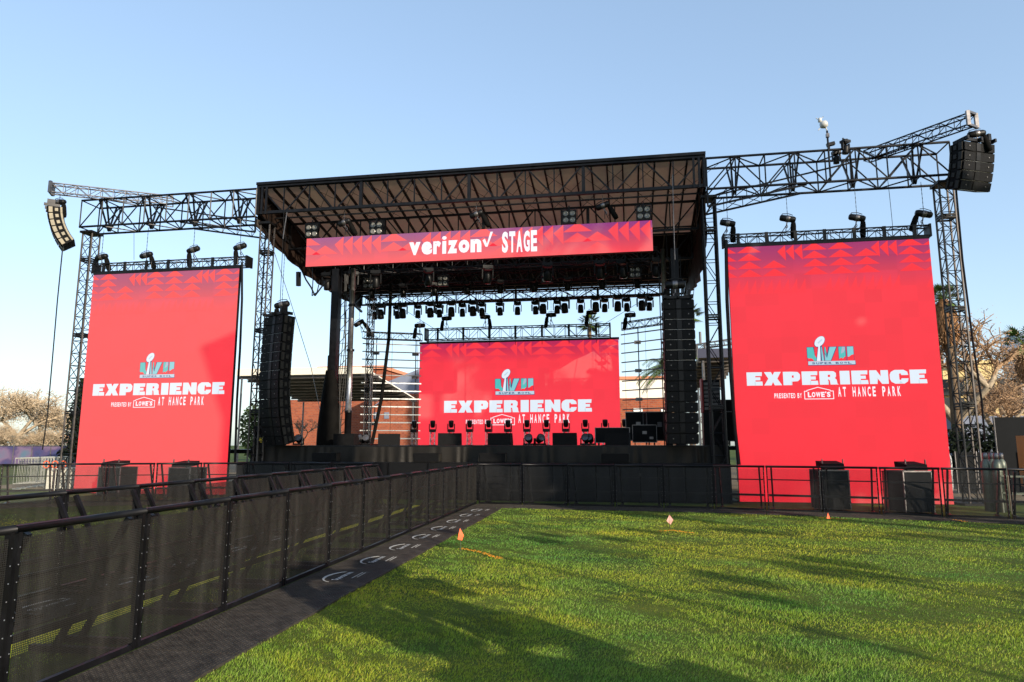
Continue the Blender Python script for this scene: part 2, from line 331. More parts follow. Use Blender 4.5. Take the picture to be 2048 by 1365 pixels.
# ==================================================================== BARRICADES
Wb=1.31
def make_barricade(mesh,plate_side,braces_side,logo,closed=True,name='crowd_barricade'):
    r=thing(name,'x','barricade'); h=1.19
    MB().tube((-Wb/2,0,h-.03),(Wb/2,0,h-.03),.029,10).build('top_rail','black_steel',r,True)
    for s in(-1,1):
        m=MB(); m.box((s*(Wb/2-.03),0,(h-.06)/2+.02),(.032,.045,h-.08)); m.build('post','black_steel',r)
        e=MB()
        for k in range(9): e.lathe((s*(Wb/2-.03),plate_side*.027,.12+k*.115),[(.0,.003),(.004,.002),(.005,0)],6,Matrix.Rotation(R(90*(-plate_side) if plate_side<0 else -90),3,'X'))
        e.build('bolts','bright_steel',r)
    MB().box((0,0,.055),(Wb-.11,.045,.05)).build('bottom_rail','black_steel',r)
    MB().box((0,plate_side*.02,.6),(Wb-.11,.004,h-.18)).build('mesh_panel',mesh,r)
    MB().box((0,-plate_side*.035,.82),(Wb-.1,.02,.03)).build('middle_rail','black_steel',r)
    MB().box((0,-plate_side*.035,.42),(Wb-.1,.03,.055)).build('lower_rail','black_steel',r)
    for s in(-1,1):
        m=MB(); x=s*(Wb/2-.14); m.sq((x,braces_side*.03,h-.07),(x,braces_side*.62,.06),.045); m.build('brace','black_steel',r)
        m=MB(); m.sq((x,braces_side*.05,.045),(x,braces_side*.85,.045),.05); m.build('foot','black_steel',r)
    p=MB(); p.b2(-Wb/2+.004,Wb/2-.004,plate_side*.03,plate_side*.95,.005,.028)
    pl=p.build('floor_plate','rubber_mat',r)
    t=MB()
    for k in range(40):
        for j in range(26):
            x=-Wb/2+.03+k*.0335; y=plate_side*(.05+j*.0345); a=.35 if (k+j)%2 else -.35
            t.box((x,y,.0295),(.022,.006,.004),Matrix.Rotation(a,3,'Z'))
    t.build('tread','rubber_mat',pl)
    if logo:
        g=MB(); z=.034; ps=plate_side
        # arc bulging toward the fence, small dashes on the crowd side; reading direction +x
        cx,cy=-.02,.50
        A=[]; n=18
        for k in range(n+1):
            an=math.pi*(.06+.80*k/n); A.append((cx-.36*math.cos(an),cy-.22*math.sin(an)))
        for k in range(n):
            wdt=.012+.026*math.sin(math.pi*(k+.5)/n*.8)
            (x0,y0),(x1,y1)=A[k],A[k+1]
            g.poly([(x0,ps*y0,z),(x1,ps*y1,z),(x1,ps*(y1+wdt),z),(x0,ps*(y0+wdt),z)],(0,0,.003))
        for j in range(2):
            yy=.66+.045*j; xx=-.10+.07*j
            while xx<.28: l=random.uniform(.012,.03); g.poly([(xx,ps*yy,z),(xx+l,ps*yy,z),(xx+l,ps*(yy+.011),z),(xx,ps*(yy+.011),z)],(0,0,.003)); xx+=l+.01
        g.build('plate_arc','plate_white',pl)
        tx=text_mb('Spectrum',-.27,0,.56,.12,.004)
        m=MB(); m.v=[(x,ps*(.57-y),z+.003+(q*.0)) for x,y,q in tx.v]; m.f=tx.f; m.build('lettering','plate_white',pl)
    return r
def text_mb(body,x0,y0,wd,ht,bold=0.0,shear=0,abs_=False):
    cu=bpy.data.curves.new('t','FONT'); cu.body=body; cu.size=1; cu.offset=bold if abs_ else bold/max(ht,1e-3); cu.resolution_u=3; cu.shear=shear
    o=bpy.data.objects.new('t',cu); scn.collection.objects.link(o); bpy.context.view_layer.update()
    me=o.to_mesh(); vs=[tuple(v.co) for v in me.vertices]; fs=[tuple(p.vertices) for p in me.polygons]; o.to_mesh_clear()
    bpy.data.objects.remove(o); bpy.data.curves.remove(cu)
    xs=[v[0] for v in vs]; ys=[v[1] for v in vs]; a,b,c,d=min(xs),max(xs),min(ys),max(ys)
    m=MB(); m.v=[(x0+(v[0]-a)/(b-a)*wd,y0+(v[1]-c)/(d-c)*ht,0) for v in vs]; m.f=fs; return m

GB='black mesh crowd barricades'
near=Proto(make_barricade('mesh_near',-1,1,True)); blank=Proto(make_barricade('mesh_near',-1,1,False))
x_at=lambda y:-4.17-(y-4.8)*.021
for k in range(14):
    y=1.515+1.315*k; 
    lab='black mesh barricade %s from the camera in the long row beside the lawn'%ORD[k]
    if k==13: lab='black mesh barricade at the far corner end of the row beside the lawn'
    (near if 4<k<13 else blank).put((x_at(y),y+.6575,0),R(91.2),lab,GB)
second=Proto(make_barricade('mesh_near',-1,-1,True,name='crowd_barricade'))
xs2=lambda y:-6.62-(y-5)*.045
for k in range(12):
    y=3.4+1.315*k
    second.put((xs2(y),y+.6575,0),R(92.5),'%s barricade from the camera in the aisle back row with braces showing'%ORD[k],GB)
front=Proto(make_barricade('mesh_front',-1,1,False))
def along(pts,proto,lab,step=Wb*1.01,n=99):
    pts=[V(p) for p in pts]; seg=0; cur=pts[0]; k=0
    while k<n:
        # next point at distance step on polyline
        q=None
        for i in range(seg,len(pts)-1):
            a,b=pts[i],pts[i+1]; ok=False
            for t in range(0,201):
                p=a.lerp(b,t/200)
                if (p-cur).length>=step and (p-cur).dot(b-a)>0: q=p; seg=i; ok=True; break
            if ok: break
        if q is None: break
        d=q-cur; c=(cur+q)/2; proto.put((c.x,c.y,0),math.atan2(d.y,d.x),lab%ORD[k],GB); cur=q; k+=1
along([(-4.42,19.98,0),(2.2,19.5,0),(5.42,18.83,0),(8.9,17.91,0),(14,16.2,0)],front,'barricade before the stage, %s to the right of the fence corner',n=12)
along([(-18.9,16.4,0),(-17.43,17.38,0),(-16.27,18.26,0),(-12.1,19.9,0),(-7.4,20.3,0)],front,'barricade before the left screen, %s from the left end of that run')
# sunlit strip of aisle grass, painted on as a flat yellow band
struct(MB().poly([(-4.98,4.4,.004),(-5.68,12.2,.004),(-6.0,19.4,.004),(-6.18,19.4,.004),(-5.92,12.2,.004),(-5.30,4.4,.004)],(0,0,.003)).build('painted_sunlit_strip','sunlit_strip_yellow'))
# ==================================================================== FLAGS
def flag(loc,hgt,m,label,shape):
    r=thing('survey_flag',label,'flag',loc,0,'survey flags in the lawn')
    MB().tube(loc,V(loc)+V((0,0,hgt)),.0022,5).build('wire','grey_steel',r)
    c=V(loc); f=MB(); pts=[c+V((x,0.02*math.sin(x*40),z)) for x,z in shape]; f.poly(pts,(0,.003,0)); f.build('flag_cloth',m,r)
flag(PZ(921,1103),.36,'orange','bright orange triangular flag nearest the camera on a thin wire',[(-.005,.36),(.03,.2),(-.06,.16),(.0,.34)] if 0 else [(-.01,.37),(.05,.25),(.02,.17),(-.045,.19),(-.03,.28)])
flag(PZ(1340,1060),.34,'pink_flag','pale pink diamond flag standing in the lawn before the stage',[(0,.30),(.075,.2),(.015,.10),(-.065,.18)])
flag(PZ(1657,1043),.2,'orange','tiny orange flag at the lawn edge before the right screen',[(0,.2),(.045,.06),(-.04,.06)])
# ==================================================================== LED SCREENS
def pattern(x0,x1,z1,s,mb,cols,arrows,spikes,y,drop=4,clip=True):
    "rows of flat triangles; s = triangle width"
    def tri(a):
        # clip polygon to the x range and the top
        def clipp(poly,f):
            out=[]
            for i in range(len(poly)):
                p,q=poly[i],poly[(i+1)%len(poly)]; fp,fq=f(p),f(q)
                if fp>=0: out.append(p)
                if (fp>=0)!=(fq>=0):
                    t=fp/(fp-fq); out.append((p[0]+(q[0]-p[0])*t,p[1]+(q[1]-p[1])*t))
            return out
        for f in (lambda p:p[0]-x0,lambda p:x1-p[0],lambda p:z1-p[1]):
            a=clipp(a,f)
            if len(a)<3: return
        mb.add([(p[0],y,p[1]) for p in a],[tuple(range(len(a)))])
    rh=s*.355
    for cx,r0,r1 in cols:
        for r_ in range(r0,r1):
            zb=z1-rh*(r_+.75); tri([(cx-s/2,zb),(cx+s/2,zb),(cx,zb+rh*.93)])
    for ax,az in arrows:
        for k in range(3):
            rx=ax+s*.34*(k+1); tri([(rx,az),(rx,az-s*.68),(rx-s*.33,az-s*.27)])
    for sx,sz in spikes: tri([(sx,sz),(sx,sz-s*.62),(sx-s*.30,sz-s*.62)])
CW={'I':.42,' ':.62,"'":.35,'i':.42,'r':.72,'z':.92,'v':1.08}
def cells(body,x0,z0,wd,ht,y,root,m='led_white_pure',bold=.03,gap=.22,xh=1.,name='lettering',CWX=None):
    cw=dict(CW); cw.update(CWX or {})
    tot=sum(cw.get(c,1.) for c in body)+gap*(len(body)-1); k=wd/tot; x=x0; out=MB(); j=0
    for c in body:
        w_=cw.get(c,1.)*k
        if c!=' ':
            h_=ht if c.isupper() or c in "i" else ht*xh; zz=z0
            if c=="'": h_=ht*.32; zz=z0+ht*.75
            t=text_mb(c,x,zz,w_,h_,0); 
            # embolden with the font outline offset, then fit again
            t=text_mb(c,x,zz,w_,h_,bold*(.3 if c=='i' else 1.0),abs_=True); out.add([(a,y,b) for a,b,_ in t.v],t.f)
        x+=w_+gap*k; j+=1
    return out.build(name,m,root)
def poly_letter(ch):
    if ch=='E': return [[(0,0),(1,0),(.98,.30),(.55,.30),(.55,.39),(.86,.39),(.86,.62),(.55,.62),(.55,.71),(.96,.71),(.98,1),(0,1)]]
    if ch=='I': return [[(.02,0),(.62,0),(.62,1),(.02,1)]]
    if ch=='X': return [[(0,0),(.46,0),(.56,.26),(.66,0),(1.12,0),(.84,.5),(1.08,1),(.66,1),(.56,.76),(.46,1),(.02,1),(.28,.5)]]
    if ch=='P': return [[(0,0),(.55,0),(.55,1),(0,1)],[(.55,.26),(.9,.28),(1.05,.45),(1.06,.78),(.92,.97),(.55,1),(.55,.72),(.66,.72),(.66,.55),(.55,.55)]]
    if ch=='R': return [[(0,0),(.52,0),(.52,1),(0,1)],[(.52,.56),(.66,.56),(.66,.73),(.52,.73),(.52,1),(.88,.98),(1.02,.85),(1.02,.6),(.94,.47),(1.04,.36),(1.08,.06),(1.16,0),(.66,0),(.62,.32),(.56,.38),(.52,.38)]]
    if ch=='N': return [[(0,0),(.45,0),(.45,.46),(.72,0),(1.12,0),(1.12,1),(.67,1),(.67,.56),(.42,1),(0,1)]]
    if ch=='C': return [[(.3,0),(.85,0),(1.05,.16),(1.1,.38),(.68,.38),(.66,.27),(.58,.27),(.56,.35),(.56,.66),(.58,.74),(.66,.74),(.68,.62),(1.1,.62),(1.05,.86),(.85,1),(.3,1),(.08,.86),(0,.66),(0,.34),(.08,.14)]]
def experience(x0,z0,wd,ht,y,root):
    ws={'E':1.0,'I':.64,'X':1.12,'P':1.07,'R':1.14,'N':1.12,'C':1.1}; gap=.085
    tot=sum(ws[c] for c in 'EXPERIENCE')+gap*9; sc=wd/tot; x=x0; m=MB(); cr=MB()
    for ch in 'EXPERIENCE':
        for pl in poly_letter(ch): m.add([(x+a*sc,y,z0+b*ht) for a,b in pl],[tuple(range(len(pl)))])
        if ch in 'EPR': cr.add([(x+a*sc,y-.003,z0+b*ht) for a,b in ((.49,.0),(.55,.0),(.55,.28),(.49,.28))],[(0,1,2,3)])
        if ch=='C': cr.add([(x+a*sc,y-.003,z0+b*ht) for a,b in ((.5,.02),(.75,.02),(.62,.2))],[(0,1,2)])
        if ch=='N': cr.add([(x+a*sc,y-.003,z0+b*ht) for a,b in ((.45,.1),(.50,.37),(.47,.42),(.45,.44))],[(0,1,2,3)])
        x+=(ws[ch]+gap)*sc
    m.build('lettering','led_white',root); cr.build('letter_crease','led_crease',root)
def txt(body,x0,z0,wd,ht,y,root,m='led_white_pure',bold=.0,name='lettering',shear=0,tilt=0):
    t=text_mb(body,x0,z0,wd,ht,bold,shear); t.v=[(a,y,b+tilt*(a-x0)) for a,b,c in t.v]; return t.build(name,m,root)
def strip(m,pts,wd,y):
    for a,b in zip(pts,pts[1:]):
        a=V((a[0],y,a[1]));b=V((b[0],y,b[1])); d=(b-a).normalized(); n=V((-d.z,0,d.x))*wd/2; e=d*wd*.5
        y+=.0006
        m.add([a-n-e*0,b-n+e*.9,b+n+e*.9,a+n-e*0],[(0,1,2,3)])
def logo(x0,z0,wd,y,root):
    "writing block: x0,z0 = lower left of the wide word"
    k=wd/1642.; X=lambda a:x0+a*k; Z=lambda a:z0+a*k
    experience(x0,z0,wd,132*k,y,root)
    cells('PRESENTED BY',X(252),Z(-127),254*k,48*k,y,root,bold=.025,gap=.3)
    cells('AT HANCE PARK',X(840),Z(-118),560*k,94*k,y,root,bold=.03,gap=.62,CWX={' ':.9})
    cells("LOWE'S",X(562),Z(-120),208*k,50*k,y,root,bold=.05,gap=.14,CWX={"W":1.35})
    h=MB(); strip(h,[(X(533),Z(-137)),(X(797),Z(-137)),(X(797),Z(-62)),(X(770),Z(-62)),(X(770),Z(-54)),(X(658),Z(-24)),(X(556),Z(-54)),(X(556),Z(-62)),(X(533),Z(-62)),(X(533),Z(-137))],7*k,y); h.build('gable_outline','led_white_pure',root)
    # emblem
    def pg(pts,m,dy=0,name='emblem_shape'):
        MB().add([(X(a),y-dy,Z(b)) for a,b in pts],[tuple(range(len(pts)))]).build(name,m,root)
    pg([(583,188),(1020,188),(1020,228),(583,228)],'led_navy',.001,'emblem_plate'); pg([(585,194),(1016,194),(1016,230),(585,230)],'led_silver',.004,'emblem_plate')
    cells('SUPER BOWL',X(620),Z(200),360*k,20*k,y-.007,root,'led_navy',bold=.03,gap=.3)
    # L
    pg([(577,232),(690,232),(690,268),(652,268),(648,372),(577,372)],'led_navy',.001); pg([(581,234),(680,234),(648,290),(640,368),(581,368)],'led_teal',.004)
    pg([(581,234),(640,234),(630,250),(612,262),(598,256),(581,266)],'led_red',.007)
    # V
    pg([(738,232),(800,232),(862,372),(780,372),(765,300),(750,372),(738,372)],'led_navy',.001); pg([(742,234),(794,234),(852,368),(790,368),(762,262),(742,300)],'led_ice',.004); pg([(742,310),(760,270),(752,368),(742,368)],'led_teal',.007)
    # I I
    pg([(868,232),(938,232),(938,372),(868,372)],'led_navy',.001); pg([(872,232),(932,232),(932,368),(872,368)],'led_teal',.004); pg([(872,232),(932,232),(932,275),(915,262),(905,250),(890,262),(872,248)],'led_red',.007); pg([(890,300),(915,312),(932,340),(932,368),(905,368)],'led_grey',.0065)
    pg([(945,232),(1010,232),(1010,372),(945,372)],'led_navy',.001); pg([(949,232),(1006,232),(1006,368),(949,368)],'led_ice',.004); pg([(949,232),(1006,232),(1006,292),(985,286),(965,270),(949,268)],'led_red',.007)
    # trophy stem
    pg([(660,232),(738,232),(722,382),(684,382)],'led_navy',.008,'trophy_stem'); pg([(664,232),(700,232),(704,378),(688,378)],'led_white',.011,'trophy_stem'); pg([(712,232),(734,232),(718,372),(712,372)],'led_ice',.011,'trophy_stem')
    # football
    E_=[(702+math.cos(t)*60*math.cos(R(50))-math.sin(t)*38*math.sin(R(50)),424+math.cos(t)*60*math.sin(R(50))+math.sin(t)*38*math.cos(R(50))) for t in [2*math.pi*i/24 for i in range(24)]]
    pg([(702+(a-702)*1.08,422+(b-424)*1.08) for a,b in E_],'led_navy',.008,'football'); pg(E_,'led_white',.011,'football')
    pg([(680,412),(690,402),(730,440),(722,448)],'led_silver',.014,'football_lace')
def side_screen(X0,X1,Y,Z0,Z1,label,lx,lz,lw,red,group):
    r=thing('led_screen',label,'LED screen',((X0+X1)/2,Y,Z0),0,group)
    MB().b2(X0,X1,Y+.012,Y+.14,Z0,Z1).build('cabinet_wall','led_body',r)
    MB().b2(X0-.02,X1+.02,Y-.01,Y+.14,Z1+.003,Z1+.09).build('header_bar','black_paint',r)
    g=led_grad('led_gradient_%d'%round(X0*10),[(0,(.33,.010,.13)),(.06,(.46,.016,.10)),(.115,(.70,.022,.072)),(.19,(.95,.020,.042)),(1,red)],Z0-Z0,Z1-Z0)
    f=MB(); f.add([(X0,Y,Z0),(X1,Y,Z0),(X1,Y,Z1),(X0,Y,Z1)],[(0,1,2,3)]); f.build('display_face',g,r)
    s=.74; pt=MB(); W_=X1-X0
    cols=[(X0-.1,0,4),(X0+.65,-1,4),(X0+1.39,2,4),(X0+2.61,-1,4),(X0+3.38,-1,4),(X0+4.12,1,4),(X0+5.39,-1,4),(X0+6.1,0,4)]
    spikes=[(X0+.33+.245*k,Z1-1.08) for k in range(9)]+[(X0+3.05+.245*k,Z1-1.06) for k in range(9)]+[(X0+5.95,Z1-1.06)]
    pattern(X0,X1,Z1,s,pt,cols,[(X0+1.5,Z1-.0),(X0+4.25,Z1-.0)],[],Y-.004)
    pt.build('triangle_pattern',led('led_pattern_%d'%round(X0*10),LR) ,r)
    p2=MB(); pattern(X0,X1,Z1,s,p2,[],[],spikes,Y-.004); p2.build('spike_pattern',led('led_spikes_%d'%round(X0*10),(.97,.018,.037)),r)
    # module seams
    sm=MB()
    for k in range(1,12): sm.b2(X0+k*W_/12-.002,X0+k*W_/12+.002,Y+.002,Y+.010,Z0,Z1)
    logo(lx,lz,lw,Y-.006,r)
    # rigging hooks at the header
    return r
a=PY(1494,772,22); b_=PY(1855,767,22)
side_screen(3.23,9.16,22,.03,7.96,'tall red screen on the right, beside the right lattice tower',a.x,a.z,b_.x-a.x,LR,'tall side screens')
a=PY(185,792,22); b_=PY(449,783,22)
side_screen(-19.72,-13.76,22,.03,8.04,'tall red screen on the left with a shadow on its right edge',a.x,a.z,b_.x-a.x,LR,'tall side screens')
def center_screen():
    Y=31.; p=PY(840,689,Y); q=PY(1242,891,Y); X0,X1,Z0,Z1=p.x,q.x,1.72,p.z
    r=thing('led_screen','wide red screen standing at the back of the stage deck','LED screen',((X0+X1)/2,Y,Z0))
    MB().b2(X0,X1,Y+.012,Y+.14,Z0,Z1).build('cabinet_wall','led_body',r)
    MB().b2(X0-.03,X1+.03,Y-.01,Y+.14,Z1+.003,Z1+.1).build('header_bar','black_paint',r)
    g=led_grad('led_gradient_center',[(0,(.46,.014,.10)),(.08,(.62,.02,.075)),(.2,(.95,.032,.058)),(1,(1,.036,.06))],0,Z1-Z0)
    MB().add([(X0,Y,Z0),(X1,Y,Z0),(X1,Y,Z1),(X0,Y,Z1)],[(0,1,2,3)]).build('display_face',g,r)
    s=1.0; pt=MB(); cols=[(X0+.6+i*1.05,-1,3) for i in (0,2,3,5,6,8)]; pattern(X0,X1,Z1,s,pt,cols,[(X0+1.25,Z1),(X0+4.35,Z1),(X0+7.45,Z1)],[],Y-.004)
    pt.build('triangle_pattern',led('led_pattern_center',(.97,.034,.06)),r)
    a=PY(888,826,Y); b=PY(1184,822,Y); logo(a.x,a.z,b.x-a.x,Y-.006,r)
center_screen()
def banner():
    Y=22.; X0,X1,Z0,Z1=-11.2,.9,7.98,9.01
    r=thing('stage_banner','long red LED banner with the stage name hanging under the roof edge','banner',((X0+X1)/2,Y,Z0))
    MB().b2(X0,X1,Y+.012,Y+.2,Z0,Z1).build('cabinet_wall','led_body',r)
    g=led_grad('led_gradient_banner',[(0,(.25,.010,.19)),(.25,(.34,.018,.15)),(.6,(.66,.03,.085)),(.95,(.95,.036,.062))],0,Z1-Z0)
    MB().add([(X0,Y,Z0),(X1,Y,Z0),(X1,Y,Z1),(X0,Y,Z1)],[(0,1,2,3)]).build('display_face',g,r)
    s=.98; pt=MB(); cols=[]; arr=[]
    for k in range(-1,5):
        b=X0+k*3.05
        b=X0+.05+k*3.2; cols+=[(b+.0,0,2),(b+.66,1,3)]; arr+=[(b+1.0,Z1+.0),(b+1.7,Z1-.0)]
    pattern(X0,X1,Z1,.98,pt,[c for i,c in enumerate(cols)],[],[],Y-.004)
    keep=MB()
    # drop triangles below the bottom edge
    for f in pt.f:
        if min(pt.v[i][2] for i in f)>Z0: keep.add([pt.v[i] for i in f],[tuple(range(len(f)))])
    keep.build('triangle_pattern',led('led_pattern_banner',(.93,.036,.062)),r)
    a2=MB(); 
    for ax,az in arr: pattern(X0,X1,Z1,.69/.68*1.0,a2,[],[(ax,az)],[],Y-.0035-(.0009 if arr.index((ax,az))%2 else 0))
    a2.build('arrow_pattern',led('led_arrow_banner',(.93,.036,.062)),r)
    p=PY(818,512,22); q=PY(962,479,22); h=q.z-p.z
    l0=PY(818,507,22); l1=PY(963,480,22)
    zb=PY(890,508,22).z; zt=PY(866,474,22).z
    cells('verizon',l0.x,zb,l1.x-l0.x,(zt-zb)*1.0,Y-.008,r,bold=.06,gap=.10,xh=.74)
    c=[(965,481),(970,478),(974,488),(981,464),(986,464),(975,494),(971,494)]
    MB().add([(PY(a,b,22).x,Y-.008,PY(a,b,22).z) for a,b in c],[tuple(range(7))]).build('check_mark','led_white_pure',r)
    a,b=PY(1004,507,22),PY(1074,460,22); cells('STAGE',a.x,a.z+.01,b.x-a.x,b.z-a.z-.02,Y-.008,r,bold=.045,gap=.18)
banner()
# ==================================================================== STAGE DECK
def deck():
    r=thing('stage_deck','raised black stage floor with pleated black skirt','stage',(-5,23,0))
    MB().b2(-13.3,3.1,22.75,32.5,1.6,1.71).build('floor','black_paint',r)
    legs=MB()
    for x in np.arange(-13,3.2,2.3):
        for y in (23.2,27,31.5): legs.tube((x,y,0),(x,y,1.6),.04,6)
    legs.build('leg','black_steel',r)
    m=MB(); n=560; x0,x1=-13.3,3.1; vs=[]
    for i in range(n+1):
        t=i/n; x=x0+(x1-x0)*t; a=(.02+.03*math.sin(i*.057)**2)*math.sin(i*(.42+.0)+2.6*math.sin(i*.071)+1.3*math.sin(i*.19)); 
        for j in range(9):
            q=j/8; z=1.66-q*1.62; k=.35+.9*q
            vs.append((x+.05*q*math.sin(i*.23),22.70+a*k+.05*q*math.sin(i*.19+q*2.2)-.03*q,z))
    m.v=vs; m.f=[(i*9+j,i*9+j+1,(i+1)*9+j+1,(i+1)*9+j) for i in range(n) for j in range(8)]
    m.build('skirt','skirt',r,True)
    s=MB(); s.v=[(-13.32+.04*math.sin(i*.9),22.7+i*.12,z) for i in range(60) for z in (1.66,.03)]; s.f=[(2*i,2*i+1,2*i+3,2*i+2) for i in range(59)]; s.build('side_skirt','cloth_black',r)
deck()
# side platforms where the road cases stand
t=thing('side_platform','black raised platform right of the stage deck','platform',(4.3,26,0)); MB().b2(3.15,5.6,24.5,30,1.55,1.68).build('floor','black_paint',t)
for x in(3.3,5.4): 
    for y in (24.7,29.8): MB().tube((x,y,0),(x,y,1.55),.04,6).build('leg','black_steel',t)
t=thing('side_platform','black raised platform left of the stage deck','platform',(-14.6,26,0)); MB().b2(-15.8,-13.4,24.5,30,1.4,1.55).build('floor','black_paint',t)
for x in(-15.6,-13.6): 
    for y in (24.7,29.8): MB().tube((x,y,0),(x,y,1.4),.04,6).build('leg','black_steel',t)
# ==================================================================== ROOF
def rz_(y): return 11.0-.185*(y-22)
def roof():
    r=thing('stage_roof','black framed stage roof with brown ribbed underside','stage roof',(-5.2,22,0))
    X0,X1=-13.15,2.62
    # underside panels
    for k in range(30):
        xa=X0+(X1-X0)*k/30+.02; xb=X0+(X1-X0)*(k+1)/30-.02
        p=MB(); p.add([(xa,22.05,rz_(22.05)+.06),(xb,22.05,rz_(22.05)+.06),(xb,27.2,rz_(27.2)+.06),(xa,27.2,rz_(27.2)+.06)],[(3,2,1,0)]); p.build('roof_panel','roof_panel',r)
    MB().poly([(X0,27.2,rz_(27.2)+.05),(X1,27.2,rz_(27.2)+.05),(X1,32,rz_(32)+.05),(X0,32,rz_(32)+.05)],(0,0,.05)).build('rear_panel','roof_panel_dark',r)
    for k in range(31):
        x=X0+(X1-X0)*k/30; b=MB(); b.poly([(x-.025,22.03,rz_(22)-.05),(x+.025,22.03,rz_(22)-.05),(x+.025,32,rz_(32)-.05),(x-.025,32,rz_(32)-.05)],(0,0,.11)); b.build('rafter','black_paint',r)
    # front fascia + trusses
    MB().b2(X0-.05,X1+.05,21.9,22.02,11.02,11.16).build('fascia','black_steel',r)
    MB().b2(X0-.05,X1+.05,21.84,21.9,11.10,11.20).build('fascia','black_steel',r)
    def planar(Y,zt,zb,nm,rc=.06):
        n=16; ch=MB(); ch.sq((X0,Y,zt),(X1,Y,zt),rc*1.5); ch.build('top_chord','black_steel',r)
        MB().sq((X0,Y,zb),(X1,Y,zb),rc*1.7).build('bottom_chord','black_steel',r)
        v=MB(); d=MB()
        for k in range(n+1):
            x=X0+(X1-X0)*k/n; big=(k%4==0); v.sq((x,Y,zb),(x,Y,zt),.11 if big else .04)
            if k<n:
                x2=X0+(X1-X0)*(k+1)/n
                d.sq((x+.08,Y,zt if k%2==0 else zb),(x2-.05,Y,zb if k%2==0 else zt),.045)
        v.build('vertical','black_steel' if nm else 'black_paint',r); d.build('diagonal','black_steel' if nm else 'black_paint',r)
    planar(22.0,11.05,10.08,True)
    planar(24.4,rz_(24.4)-.12,rz_(24.4)-1.15,False,.05)
    planar(26.8,rz_(26.8)-.12,rz_(26.8)-1.15,False,.05)
    planar(29.2,rz_(29.2)-.12,rz_(29.2)-.9,False,.05)
    planar(31.9,rz_(31.9)-.06,rz_(31.9)-.5,False,.05)
    # corner blocks
    for x,s in((X0,-1),(X1,1)):
        m=MB()
        for dx in (0,.17,.34): m.sq((x-s*dx,21.93,10.0),(x-s*dx,21.93,11.1),.07)
        m.build('corner_block','black_steel',r)
        # side trusses
        b=MB(); b.sq((x,22,11.0),(x,32,rz_(32)),.1); b.sq((x,22,10.05),(x,32,rz_(32)-.8),.09)
        for k in range(10):
            y=22+k; b.sq((x,y,rz_(y)-.95+.015*k),(x,y+1,rz_(y+1)),.04)
        b.build('side_truss','black_steel',r)
    # lengthwise purlins with light-rig clutter
    for Y in (23.2,25.5,28.1,30.5):
        MB().sq((X0,Y,rz_(Y)-.5),(X1,Y,rz_(Y)-.5),.05).build('purlin','black_paint',r)
    # cross bracing wires
    w=MB()
    for k in range(0,30,2):
        x=X0+(X1-X0)*k/30; w.tube((x,22.1,10.9),(x+1.6,24.3,rz_(24.3)-.2),.008,4); w.tube((x+1.6,22.1,10.9),(x,24.3,rz_(24.3)-.2),.008,4)
    w.build('brace_wire','black_paint',r)
    # side tarps
    def tarp(x,prof):
        m=MB(); n=len(prof); K=10; vs=[]
        for i,(y,zb) in enumerate(prof):
            zt=rz_(y)+.02
            for j in range(K+1):
                q=j/K; vs.append((x+.06*math.sin(i*1.9+q*5)*q,y,zt+(zb-zt)*q))
        m.v=vs; m.f=[(i*(K+1)+j,i*(K+1)+j+1,(i+1)*(K+1)+j+1,(i+1)*(K+1)+j) for i in range(n-1) for j in range(K)]
        o=m.build('side_tarp','tarp_brown',r,True); md=o.modifiers.new('t','SOLIDIFY'); md.thickness=.02
    def prof(x,pts):
        o=[]; 
        for u,v in pts: p=PX(u,v,x); o.append((p.y,p.z))
        ys=[a for a,_ in o]; zs=[b for _,b in o]
        return [(y,float(np.interp(y,ys,zs))) for y in np.linspace(22.1,31.9,26)]
    tarp(X0-.04,[(22.0,9.55),(23,9.15),(24.5,8.75),(26,8.45),(28,8.3),(32,8.6)] and [(y,float(np.interp(y,[22,22.8,24,26,29,32],[9.65,9.35,9.1,8.75,8.55,8.5]))) for y in np.linspace(22.1,31.9,26)])
    tarp(X1+.04,[(y,float(np.interp(y,[22,22.4,23.3,25,27,32],[9.6,8.7,8.0,7.65,7.8,8.5]))) for y in np.linspace(22.1,31.9,26)])
roof()
# ==================================================================== TOWERS AND WING TRUSSES
def tower(x,y,z0,z1,label,wd=.4,splice=2.9,rc=.033,mats=('dark_steel','black_steel'),bay=.46):
    r=thing('lattice_tower',label,'truss tower',(x,y,z0),0,'lattice towers holding up the stage and the side wings')
    truss(r,(x,y,z0),(x,y,z1),wd,wd,bay,rc,.014,(1,0,0),mats,splice=splice)
    MB().box((x,y,z0+.03),(wd+.5,wd+.5,.06)).build('base_plate','black_paint',r)
    h=MB(); h.box((x,y,z1+.03),(wd+.12,wd+.2,.08)); h.build('head_plate','black_paint',r)
    return r
tower(-20.25,22.3,0,9.75,'slim lattice tower at the far left end of the left wing')
tower(9.85,22.35,0,9.75,'slim lattice tower at the far right end, beside the right screen')
tower(-13.0,22.45,0,9.75,'lattice tower under the left front corner of the roof',.36)
tower(2.75,22.45,0,9.75,'lattice tower under the right front corner of the roof',.40,2.9,.04,('black_steel','black_steel'),.7)
